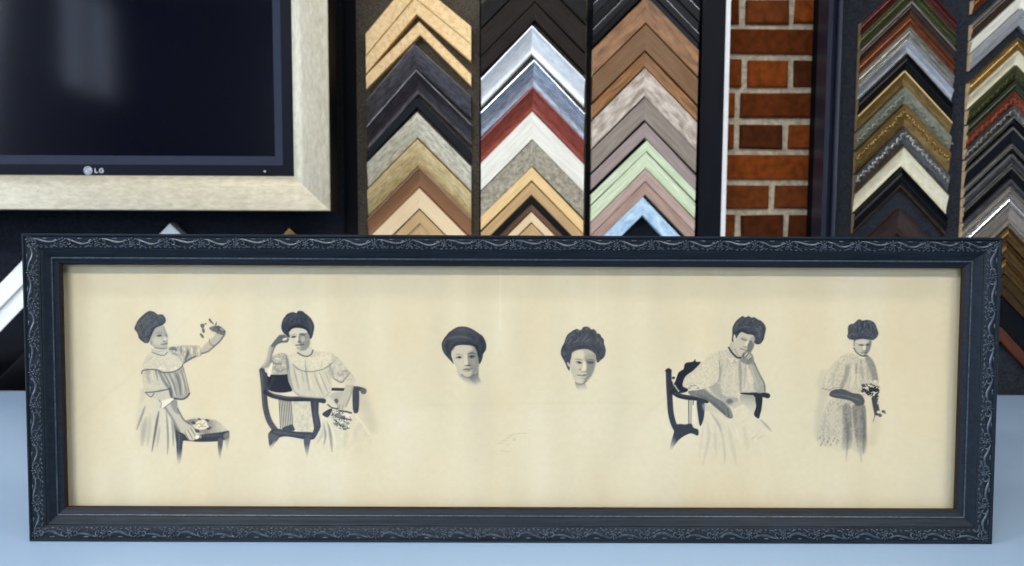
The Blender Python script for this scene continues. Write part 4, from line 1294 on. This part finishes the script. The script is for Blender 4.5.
# finishes ---------------------------------------------------------
W = {
 'gold_burl': burl('honey_burl', (206, 160, 92), (236, 202, 140), .35, (176, 118, 56)),
 'pewter_black': leaf('pewter_black', (38, 37, 42), (98, 95, 100), .35, .5),
 'plum_black': leaf('plum_black', (26, 23, 26), (76, 68, 72), .35, .5),
 'silver_edge': leaf('silver_edge', (150, 150, 156), (190, 190, 196), .3, .8),
 'champagne': leaf('champagne_leaf', (140, 134, 112), (232, 226, 204), .45, .25),
 'gold_weave': leaf('pale_gold_weave', (160, 134, 84), (228, 206, 154), .45, .25),
 'mocha': paint('mocha_brown', (138, 98, 66), .4),
 'sand': wood('sand_maple', (214, 186, 144), (228, 202, 162)),
 'tan': wood('tan_oak', (170, 136, 88), (196, 162, 112)),
 'espresso': wood('espresso_wood', (24, 20, 18), (46, 38, 33), .6, .1),
 'char': wood('charcoal_wood', (22, 21, 21), (36, 34, 33), .6, .1),
 'white_silver': leaf('white_silver', (196, 200, 204), (238, 240, 242), .35, .3),
 'blue_silver': leaf('blue_silver', (96, 104, 120), (176, 186, 200), .35, .4),
 'red': leaf('red_lacquer', (98, 38, 28), (158, 74, 56), .35, .2),
 'white_wash': wood('whitewashed_wood', (206, 200, 184), (236, 232, 220), .6),
 'grey_burl': burl('grey_burl', (104, 96, 80), (168, 158, 136), .45, (196, 188, 166)),
 'gold_wood': wood('pale_gold_wood', (214, 176, 116), (234, 200, 142)),
 'black': paint('black_satin', (8, 8, 10), .5, .12),
 'brown': wood('dark_walnut', (84, 56, 34), (118, 82, 52)),
 'navy_black': paint('blue_black_gloss', (7, 8, 13), .35, .2),
 'copper': noise_mat('copper_brown_wood', srgb(92, 58, 30), srgb(160, 112, 68), (30, 120, 120), .45, 0, 6, .32, .68, .1),
 'chestnut': wood('chestnut_wood', (92, 62, 34), (128, 90, 50)),
 'oak_grain': noise_mat('golden_oak_grain', srgb(100, 64, 30), srgb(156, 108, 58), (14, 190, 190), .4, 0, 4, .4, .6, .15, .4, None, 1.2),
 'driftwood': noise_mat('driftwood_blocks', srgb(140, 124, 108), srgb(206, 192, 178), (34, 110, 110), .6, 0, 3, .35, .65, .2),
 'grey_wood': wood('grey_brown_wood', (112, 100, 90), (150, 136, 124), .6),
 'mauve': wood('mauve_grey_wood', (132, 116, 112), (162, 146, 140), .6),
 'green': wood('washed_green_wood', (168, 184, 142), (222, 230, 202), .6),
 'pink': wood('washed_pink_wood', (152, 126, 114), (196, 172, 158), .6),
 'pink_brown': wood('pinkish_brown_wood', (140, 112, 98), (178, 150, 134), .6),
 'sky': noise_mat('washed_light_blue', srgb(134, 168, 196), srgb(196, 220, 236), (40, 90, 90), .6, 0, 5, .35, .65, .1),
 'maroon': leaf('maroon_lacquer', (50, 18, 15), (88, 32, 28), .3, .2),
 'olive': leaf('olive_green', (38, 42, 20), (72, 74, 38), .35, .3),
 'dark_brown': leaf('dark_brown_gloss', (34, 24, 20), (66, 46, 36), .3, .2),
 'rust': leaf('rust_copper', (84, 44, 24), (132, 74, 42), .3, .5),
 'antique_silver': leaf('antique_silver', (112, 110, 102), (180, 178, 166), .3, .7),
 'bright_silver': leaf('bright_silver', (176, 178, 182), (226, 228, 232), .25, .7),
 'antique_gold': leaf('antique_gold', (104, 82, 42), (166, 134, 78), .32, .7),
 'verdigris': leaf('verdigris_silver', (88, 90, 76), (146, 148, 130), .4, .4),
 'cream': noise_mat('aged_cream', srgb(196, 188, 156), srgb(228, 222, 196), (70, 160, 160), .5, 0, 5, .3, .7, .1),
 'dark_silver': leaf('dark_silver', (52, 52, 54), (110, 110, 112), .32, .6),
 'taupe': leaf('taupe_silver', (116, 108, 100), (162, 154, 144), .38, .4),
 'dark_gold': leaf('dark_antique_gold', (58, 44, 22), (112, 84, 44), .35, .6),
 'bronze': leaf('bronze_brown', (46, 34, 20), (86, 64, 36), .35, .5),
 'white': paint('white_gesso', (232, 232, 230), .4),
 'slate': paint('slate_black', (20, 23, 31), .55, .12),
 'rust_dark': wood('dark_reddish_wood', (58, 28, 14), (88, 46, 24)),
 'deep_green': leaf('deep_green', (26, 34, 24), (58, 66, 44), .35, .3),
}
ORD = ['', 'second', 'third', 'fourth', 'fifth']


def sample(desc, px, py, v, col, kind, mat, h=.024, sl=1.0, sr=1.0, dx=0.0, trim=None, trim_m=None, orn=None, beads=None, xl=None, xr=None, where='', raw=None):
    """a corner sample: apex at photo pixel (px, py), v = height of its band in pixels, ends at the column's edges"""
    yb = YB
    if col in (K4, K5):
        h *= .62                                        # these boards carry slimmer mouldings
    yf = yb - h
    S = (yf / math.cos(PITCH)) / FPX
    ap = at(px, py, yf)
    vm = (v - .7) * S
    e = empty('corner_sample', (ap.x, yb, ap.z))
    tag(e, desc + (' ' + where if where else ''), 'frame sample', col['group'])
    e.location = (ap.x, yb - .0005, ap.z)
    prof = prof_for(kind, vm, h)
    x0 = at(xl if xl is not None else col['x0'], 120, yf).x
    x1 = at(xr if xr is not None else col['x1'], 120, yf).x
    ms = [W[mat], raw or rawwood, W[trim_m] if trim_m else W[mat]]
    oo = (orn[0], orn[1], W[orn[2]]) if orn else None
    bb = (beads[0], beads[1], W[beads[2]]) if beads else None
    arm(e, -1, ap, dx * S, x0, sl, prof, ms, yb, trim, oo, bb)
    arm(e, 1, ap, dx * S, x1, sr, prof, ms, yb, trim, oo, bb)
    return e


G = 'corner samples in the %s'
K1 = dict(x0=366.5, x1=471, group=G % 'left column')
K2 = dict(x0=481, x1=584.5, group=G % 'middle column')
K3 = dict(x0=592, x1=697, group=G % 'column beside the brick')
K4 = dict(x0=858, x1=952.5, group=G % 'column right of the brick')
K5 = dict(x0=968.5, x1=1058, group=G % 'rightmost column')
KT = dict(x0=0, x1=0, group=G % 'row under the television')
w1, w2, w3, w4, w5 = ('in the left column', 'in the middle column', 'in the column left of the brick', 'in the column right of the brick', 'in the far right column')
black_end = W['black']

# left column
sample('wide honey burl wood corner sample at the very top', 412, -22.5, 19.5, K1, 'flat', 'gold_burl', .026, 1.17, .80, 2, where=w1, raw=W['gold_burl'])
sample('honey burl corner sample second from the top', 415.5, -4.6, 18.6, K1, 'flat', 'gold_burl', .020, 1.15, .85, 1, (0, .07), 'bronze', where=w1, raw=W['gold_burl'])  # dark bronze edge paints the gap shadow below the sample above
sample('narrow honey burl corner sample with brown flecks', 419, 21.5, 13.5, K1, 'flat', 'gold_burl', .022, .99, .98, 1, where=w1, raw=W['gold_burl'])
sample('pewter black corner sample with a silver outer edge', 413.8, 43.5, 24.5, K1, 'slope', 'pewter_black', .027, 1.17, .90, 2.2, (0, .05), 'silver_edge', where=w1, raw=black_end)
sample('plum black corner sample under the pewter black one', 416, 69.5, 24, K1, 'scoop', 'plum_black', .026, 1.12, .97, 1.5, (0, .08), 'pewter_black', where=w1, raw=black_end)
sample('slate black strip for the shaded gap above the silver cream one', 417, 97, 11, K1, 'flat', 'slate', .016, 1.05, 1.0, where=w1, raw=black_end)  # added dark strip, stands in for the board seen in shade
sample('silver cream textured corner sample', 417, 112, 25, K1, 'slope', 'champagne', .026, 1.0, 1.0, where=w1, raw=W['champagne'])
sample('pale gold woven texture corner sample', 417.6, 139, 26.5, K1, 'slope', 'gold_weave', .024, 1.0, 1.0, where=w1, raw=W['gold_weave'])
sample('plain mocha brown corner sample', 419, 166.5, 20.5, K1, 'scoop', 'mocha', .024, 1.0, 1.0, where=w1, raw=W['mocha'])
sample('plain sand coloured corner sample', 419.3, 188, 21, K1, 'flat', 'sand', .024, .98, 1.0, where=w1, raw=W['sand'])
sample('tan oak corner sample lowest and half hidden', 419.5, 210, 26, K1, 'step', 'tan', .022, 1, 1, where=w1, raw=W['tan'])

# middle column
sample('charcoal wood corner sample cut off by the top of the view', 535, -50, 23, K2, 'flat', 'char', .025, 1, .95, where=w2, raw=black_end)
sample('espresso wood corner sample second from the top', 535, -25, 26, K2, 'flat', 'espresso', .023, 1, .97, where=w2, raw=black_end)
sample('espresso wood corner sample just above the white silver one', 534.7, 2.5, 17.5, K2, 'flat', 'espresso', .023, 1, 1, where=w2, raw=black_end)
sample('shiny white silver corner sample', 532, 25.5, 27, K2, 'scoop', 'white_silver', .027, 1.03, .98, where=w2, raw=W['white_silver'])
sample('blue grey silver corner sample', 534, 59.5, 26, K2, 'scoop', 'blue_silver', .026, .98, 1.03, (-1), (0, .08), 'bright_silver', where=w2, raw=W['blue_silver'])
sample('dark red lacquer corner sample', 533, 86.5, 24, K2, 'scoop', 'red', .026, 1.0, 1.02, where=w2, raw=W['red'])
sample('whitewashed wood corner sample', 532.3, 111.5, 28, K2, 'flat', 'white_wash', .025, 1, 1, where=w2, raw=W['white_wash'])
sample('mottled grey burl corner sample', 532.8, 140, 26.5, K2, 'flat', 'grey_burl', .024, 1, 1, where=w2, raw=W['grey_burl'])
sample('pale gold wood corner sample', 532, 167, 14, K2, 'flat', 'gold_wood', .025, .98, 1.02, where=w2, raw=W['gold_wood'])
sample('tan oak corner sample', 531.6, 182, 13.5, K2, 'flat', 'tan', .023, 1, 1, where=w2, raw=W['tan'])
sample('walnut corner sample with a black outer edge', 531.2, 196, 15.5, K2, 'step', 'brown', .024, 1, 1, 0, (0, .5), 'black', where=w2, raw=black_end)
sample('small sand coloured corner sample', 531.5, 212, 11, K2, 'flat', 'sand', .023, 1, 1, where=w2, raw=W['sand'])
sample('tan corner sample lowest and mostly hidden', 531.5, 223.5, 18, K2, 'flat', 'tan', .02, 1, 1, where=w2, raw=W['tan'])

# column beside the brick
sample('blue black glossy corner sample at the very top', 645, -48, 23, K3, 'step', 'navy_black', .025, 1, 1, 0, (0, .04), 'silver_edge', where=w3, raw=black_end)
sample('blue black corner sample with a thin silver edge', 645, -23, 17, K3, 'step', 'navy_black', .024, 1, 1, 0, (0, .09), 'silver_edge', where=w3, raw=black_end)
sample('copper brown wood corner sample', 646.5, -4, 26, K3, 'flat', 'copper', .027, .99, .99, where=w3)
sample('chestnut wood corner sample', 645.8, 24, 26, K3, 'flat', 'chestnut', .023, .98, 1.0, where=w3, raw=W['chestnut'])
sample('narrow golden oak corner sample with strong grain', 644.8, 52, 15, K3, 'flat', 'oak_grain', .023, 1, 1, where=w3)
sample('pale driftwood corner sample of blocky planks', 645, 68, 28, K3, 'flat', 'driftwood', .026, 1, 1, where=w3)
sample('grey brown weathered wood corner sample', 645, 97.3, 22.5, K3, 'flat', 'grey_wood', .022, 1, 1, where=w3, raw=W['grey_wood'])
sample('mauve grey wood corner sample', 645.2, 122.5, 15.5, K3, 'flat', 'mauve', .024, .98, 1.02, where=w3, raw=W['mauve'])
sample('pale green washed corner sample, the narrower upper one', 647, 140.5, 11, K3, 'flat', 'green', .024, .98, 1, where=w3, raw=W['green'])
sample('pale green washed corner sample, the wider lower one', 646, 152, 16.5, K3, 'flat', 'green', .022, 1, 1, where=w3, raw=W['green'])
sample('washed pink wood corner sample under the green ones', 646, 168.8, 13, K3, 'flat', 'pink', .024, 1, 1.02, where=w3, raw=W['pink'])
sample('pinkish brown corner sample above the light blue one', 645.5, 182, 13.5, K3, 'flat', 'pink_brown', .023, 1, 1, where=w3, raw=W['pink_brown'])
sample('light blue washed wood corner sample', 643, 197, 19, K3, 'flat', 'sky', .024, 1, 1.02, where=w3, raw=W['sky'])

# column right of the brick
sample('maroon lacquer corner sample at the very top', 913, -27, 12.5, K4, 'bead', 'maroon', .026, .98, 1.0, where=w4)
sample('olive green corner sample', 912, -13.5, 14, K4, 'bead', 'olive', .026, .98, 1.0, where=w4)
sample('dark brown corner sample with a silver edge', 912, 1, 12.5, K4, 'bead', 'dark_brown', .026, .98, 1.02, 0, (0, .16), 'antique_silver', where=w4)
sample('rust copper corner sample', 911, 14, 12.5, K4, 'bead', 'rust', .026, .98, 1.02, where=w4)
sample('antique silver corner sample above the bright silver one', 910, 26.8, 12, K4, 'bead', 'antique_silver', .026, .98, 1.02, where=w4)
sample('bright silver corner sample', 908.6, 39.2, 13.5, K4, 'scoop', 'bright_silver', .026, .99, 1.03, where=w4)
sample('glossy blue black corner sample above the gold one', 907.5, 53, 17, K4, 'bead', 'navy_black', .024, .99, 1.03, where=w4)
sample('antique gold corner sample', 905, 70.5, 15, K4, 'scoop', 'antique_gold', .026, 1.0, 1.02, 0, (0, .09), 'gold_wood', where=w4)
sample('verdigris and silver corner sample', 905.5, 86, 17, K4, 'slope', 'verdigris', .026, 1, 1.02, orn=(.3, .75, 'verdigris'), where=w4)
sample('carved antique gold corner sample with leaf relief', 906, 103.8, 22, K4, 'slope', 'antique_gold', .026, 1, 1.02, orn=(.12, .58, 'antique_gold'), where=w4)
sample('carved dark silver corner sample with leaf relief', 905, 126.5, 18.5, K4, 'slope', 'dark_silver', .026, 1.02, 1.02, orn=(.10, .62, 'antique_silver'), where=w4)
sample('aged cream corner sample with gold edges', 903.7, 146, 20, K4, 'scoop', 'cream', .027, 1.01, 1.02, 0, (0, .08), 'antique_gold', where=w4)
sample('glossy black corner sample with a bronze inner edge', 902.5, 167.5, 20, K4, 'bead', 'navy_black', .025, 1, 1.02, 0, (.86, 1), 'bronze', where=w4)
sample('dark brown corner sample lowest and half hidden', 900, 208, 26, K4, 'scoop', 'dark_brown', .024, 1, 1.02, where=w4)

# far right column
sample('reddish brown corner sample at the very top', 1024, -46, 13, K5, 'bead', 'rust', .026, .95, 1, where=w5)
sample('dark brown glossy corner sample with a silver edge', 1022.5, -21.5, 15, K5, 'bead', 'dark_brown', .026, .95, 1, 0, (0, .12), 'antique_silver', where=w5)
sample('aged cream corner sample above the wide silver one', 1021.8, -4.5, 12, K5, 'slope', 'white_wash', .026, .95, 1, where=w5)
sample('wide stepped bright silver corner sample', 1021.5, 8, 16.5, K5, 'step', 'bright_silver', .026, .95, 1, where=w5)
sample('antique gold corner sample', 1018.7, 37.5, 13, K5, 'bead', 'antique_gold', .027, .97, 1, where=w5)
sample('cream and gold corner sample under the antique gold one', 1018, 51, 13.5, K5, 'scoop', 'cream', .027, .97, 1, where=w5)
sample('olive green and gold carved corner sample', 1017, 65, 14, K5, 'slope', 'olive', .026, .98, 1, orn=(.35, .85, 'olive'), where=w5)
sample('deep green corner sample with speckled face', 1017, 79.6, 11, K5, 'bead', 'deep_green', .025, .98, 1, where=w5)
sample('red copper carved corner sample', 1015, 91, 13.5, K5, 'slope', 'rust', .026, .98, 1, orn=(.3, .8, 'red'), where=w5)
sample('speckled dark silver carved corner sample', 1014, 105, 10.5, K5, 'slope', 'dark_silver', .026, .98, 1, orn=(.2, .8, 'antique_silver'), where=w5)
sample('black corner sample with a silver line above the slate one', 1014.4, 116, 10.5, K5, 'bead', 'navy_black', .025, .98, 1, 0, (0, .12), 'antique_silver', where=w5)
sample('wide slate black corner sample with a silver line', 1013.6, 127, 16.5, K5, 'slope', 'slate', .025, .98, 1, 0, (0, .09), 'antique_silver', where=w5)
sample('black corner sample with a beaded silver edge', 1012.6, 144, 10, K5, 'bead', 'navy_black', .026, .98, 1, 0, (0, .14), 'antique_silver', beads=(.22, .42, 'antique_silver'), where=w5)
sample('dark silver corner sample under the beaded one', 1012.4, 154.3, 8.5, K5, 'step', 'dark_silver', .026, .98, 1, 0, (0, .15), 'bright_silver', where=w5)
sample('black corner sample with a dark silver beaded top', 1012, 163, 15.5, K5, 'bead', 'navy_black', .025, .98, 1, 0, (0, .18), 'dark_silver', beads=(.2, .36, 'antique_silver'), where=w5)
sample('plain dark silver corner sample', 1011, 179, 8, K5, 'step', 'dark_silver', .026, .98, 1, where=w5)
sample('grey silver corner sample with a beaded line', 1010.3, 187, 9.5, K5, 'bead', 'taupe', .026, .98, 1, beads=(.3, .6, 'antique_silver'), where=w5)
sample('narrow bright silver corner sample', 1010, 197, 6.5, K5, 'round', 'bright_silver', .027, .98, 1, where=w5)
sample('taupe silver corner sample with a beaded edge', 1010.6, 203.5, 16, K5, 'slope', 'taupe', .025, .98, 1, beads=(.06, .2, 'antique_silver'), where=w5)
sample('narrow pale taupe corner sample', 1009.5, 220, 6.5, K5, 'step', 'taupe', .026, .98, 1, where=w5)
sample('dark gold corner sample just above the frame corner', 1009.5, 227, 15, K5, 'bead', 'dark_gold', .025, .98, 1, where=w5)
sample('dark gold corner sample beside the frame corner', 1007, 243, 15, K5, 'bead', 'dark_gold', .026, 1, 1, where=w5)
sample('bronze corner sample second down beside the frame', 1006, 259, 15, K5, 'bead', 'dark_gold', .025, 1, 1, where=w5)
sample('wide bronze corner sample third down beside the frame', 1004.6, 275, 21, K5, 'step', 'bronze', .025, 1, 1, where=w5)
sample('black corner sample above the reddish brown one beside the frame', 1003, 298, 28, K5, 'slope', 'navy_black', .024, 1, 1, where=w5)
sample('reddish brown corner sample lowest beside the frame', 1001.5, 327, 15, K5, 'flat', 'rust_dark', .025, 1, 1.03, where=w5, raw=W['brown'])

# row under the television: the tops of two show over the frame, a wide white one at its left
sample('wide white stepped corner sample left of the big frame, under the television', 46, 236, 46, KT, 'step', 'white', .030, 1, 1, xl=-20, xr=104, raw=W['white'])
sample('wide black corner sample under the white one, left of the big frame', 46, 284, 44, KT, 'slope', 'navy_black', .026, 1, 1, xl=-20, xr=104, raw=black_end)
sample('black corner sample lowest at the left of the big frame', 46, 330, 42, KT, 'slope', 'navy_black', .024, 1, 1, xl=-20, xr=104, raw=black_end)
sample('white corner sample whose tip peeks over the frame under the television', 170, 223, 26, KT, 'flat', 'white', .026, 1, 1, xl=118, xr=222, raw=W['white'])
sample('gold corner sample whose tip peeks over the frame under the television', 289.5, 227.5, 24, KT, 'flat', 'antique_gold', .026, 1, 1, xl=238, xr=341)

# ------------------------------------------------------------------ the framed television
YF = 1.49                                               # front of its silver frame
tl = at(331, 211.5, YF)
S = (YF / math.cos(PITCH)) / FPX
TX1, TZ0 = tl.x, tl.z                                   # outer right edge and outer bottom edge
TWID, THGT = 1.02, 0.62
fwid = .0715
tv = empty('framed_television', (TX1 - TWID / 2, Y_BOARD, TZ0))
tag(tv, 'wall mounted flat television in a wide champagne silver frame, screen off', 'television')
cham = noise_mat('champagne_silver_leaf', srgb(140, 133, 112), srgb(172, 163, 142), (60, 170, 170), .42, .35, 7, .3, .7, .08)
sil_prof = [(0, 0), (0, .062), (.001, .0638), (.003, .0645), (.050, .0590), (.066, .052), (fwid, .049), (fwid, .040), (fwid - .004, 0)]
fbase = Y_BOARD - YF - .0645
for org, al, inn, ln in [((-TWID / 2, 0), (1, 0), (0, 1), TWID), ((TWID / 2, 0), (0, 1), (-1, 0), THGT), ((TWID / 2, THGT), (-1, 0), (0, -1), TWID), ((-TWID / 2, THGT), (0, -1), (1, 0), THGT)]:
    ang = math.atan2(al[1], al[0])
    c, s_ = math.cos(ang), math.sin(ang)
    mb = MB()
    rings = []
    for i in range(2):
        ka, ki = (.915, 1) if al[0] == 0 else (1, .915)   # the side rails are a little wider than the level ones
        rings.append([((u * ka + (ln - 2 * u * ka) * i), -w - fbase, u * ki) for u, w in sil_prof])
    mb.rings(rings)
    mb.m[0] = mb.m[1] = 1                              # the outer side is painted black
    o = mb.build('frame_rail', [cham, W['black']], tv, smooth=True, angle=25)
    o.location = (org[0], 0, org[1])
    o.rotation_euler = (0, -ang, 0)
# set body, bezel, screen
bez = noise_mat('bezel_blue_black', srgb(8, 11, 22), srgb(11, 14, 27), (20, 20, 20), .5, spec=.08)
bez_in = paint('bezel_inner_grey', (38, 44, 60), .6, .1)
scr_m, nt, b = new_mat('screen', 0.09, 0, srgb(5, 7, 18), .5)
ix0, ix1, iz0, iz1 = -TWID / 2 + fwid, TWID / 2 - fwid, fwid * .915, THGT - fwid * .915
yb_ = -fbase - .046
mb = MB(); mb.box(ix0 - .004, ix1 + .004, yb_ + .012, -.03, iz0 - .004, iz1 + .004)
mb.build('set_body', bez, tv)
mb = MB(); mb.box(-.2, .2, -.03, -.001, .2, .42)
mb.build('wall_bracket', W['black'], tv)
bw, bh = .0245, .0355


def ring_mesh(x0, x1, z0, z1, a, bb, y0, y1, y2):
    """a picture-frame ring, a wide at the sides and bb at top and bottom, from outer y0 to inner y1, backed at y2"""
    mb = MB()
    O = [(x0, z0), (x1, z0), (x1, z1), (x0, z1)]
    I = [(x0 + a, z0 + bb), (x1 - a, z0 + bb), (x1 - a, z1 - bb), (x0 + a, z1 - bb)]
    v = [(p[0], y0, p[1]) for p in O] + [(p[0], y1, p[1]) for p in I] + [(p[0], y2, p[1]) for p in I] + [(p[0], y2, p[1]) for p in O]
    f = []
    for i in range(4):
        j = (i + 1) % 4
        f += [(i, j, 4 + j, 4 + i), (4 + i, 4 + j, 8 + j, 8 + i), (8 + i, 8 + j, 12 + j, 12 + i), (12 + i, 12 + j, j, i)]
    mb.add(v, f)
    return mb


bezel = ring_mesh(ix0 - .002, ix1 + .002, iz0 - .002, iz1 + .002, .0235, .0225, yb_, yb_, yb_ + .012).build('bezel', bez, tv)
ring_mesh(ix0 + .0215, ix1 - .0215, iz0 + .0205, iz1 - .0205, .016, .017, yb_ + .0005, yb_ + .006, yb_ + .012).build('inner_bezel', bez_in, tv)
mb = MB(); mb.box(ix0 + .036, ix1 - .036, yb_ + .007, yb_ + .0118, iz0 + .036, iz1 - .036)
mb.build('screen', scr_m, tv)
# maker's mark on the lower bezel: round emblem and two letters, and a small standby lamp
logo_m = paint('logo_silver', (186, 190, 198), .35)
ym = yb_ - .0004
lc = at(88.5, 170.6, YF + .02)
lx, lz = lc.x - tv.location.x, lc.z - tv.location.z


def flat(mb, pts, y=ym, th=.0007):
    n = len(pts)
    mb.add([(x, y, z) for x, z in pts] + [(x, y + th, z) for x, z in pts],
           [tuple(range(n)), tuple(range(2 * n - 1, n - 1, -1))] + [(i, (i + 1) % n, n + (i + 1) % n, n + i) for i in range(n)])


def arcband(mb, cx_, cz_, r0, r1, a0, a1, y=ym, n=14):
    A = [R(a0 + (a1 - a0) * i / n) for i in range(n + 1)]
    for p, q in zip(A, A[1:]):
        flat(mb, [(cx_ + r0 * math.cos(p), cz_ + r0 * math.sin(p)), (cx_ + r1 * math.cos(p), cz_ + r1 * math.sin(p)), (cx_ + r1 * math.cos(q), cz_ + r1 * math.sin(q)), (cx_ + r0 * math.cos(q), cz_ + r0 * math.sin(q))], y)


r_ = .0079
mb = MB(); flat(mb, [(lx + r_ * math.cos(k * math.pi / 12), lz + r_ * math.sin(k * math.pi / 12)) for k in range(24)])
em = mb.build('maker_emblem', logo_m, bezel)
mb = MB()
arcband(mb, lx, lz, r_ * .66, r_ * .82, 45, 360, ym - .0004)
flat(mb, [(lx - .0006, lz + .0034), (lx + .0004, lz + .0034), (lx + .0004, lz - .0026), (lx - .0006, lz - .0026)], ym - .0004)
flat(mb, [(lx + .0004, lz - .0026), (lx + .0028, lz - .0026), (lx + .0028, lz - .0017), (lx + .0004, lz - .0017)], ym - .0004)
flat(mb, [(lx + .0025, lz - .0005), (lx + .0062, lz - .0005), (lx + .0062, lz + .0005), (lx + .0025, lz + .0005)], ym - .0004)
flat(mb, [(lx - .0036, lz + .002), (lx - .0022, lz + .002), (lx - .0022, lz + .0034), (lx - .0036, lz + .0034)], ym - .0004)
mb.build('emblem_lines', bez_in, em)
mb = MB()
t0, hh = lx + .0122, .0043
flat(mb, [(t0, lz - hh), (t0 + .0018, lz - hh), (t0 + .0018, lz + hh), (t0, lz + hh)])
flat(mb, [(t0, lz - hh), (t0 + .0058, lz - hh), (t0 + .0058, lz - hh + .0018), (t0, lz - hh + .0018)])
gx_ = t0 + .0128
arcband(mb, gx_, lz, .0027, .0045, 40, 360)
flat(mb, [(gx_ + .0005, lz - .0009), (gx_ + .0045, lz - .0009), (gx_ + .0045, lz + .0009), (gx_ + .0005, lz + .0009)])
mb.build('maker_letters', logo_m, bezel)
lc = at(265, 171.5, YF + .02)
mb = MB(); mb.blob((lc.x - tv.location.x, yb_, lc.z - tv.location.z), .0022, .0012, .0022)
mb.build('standby_lamp', logo_m, bezel, smooth=True)
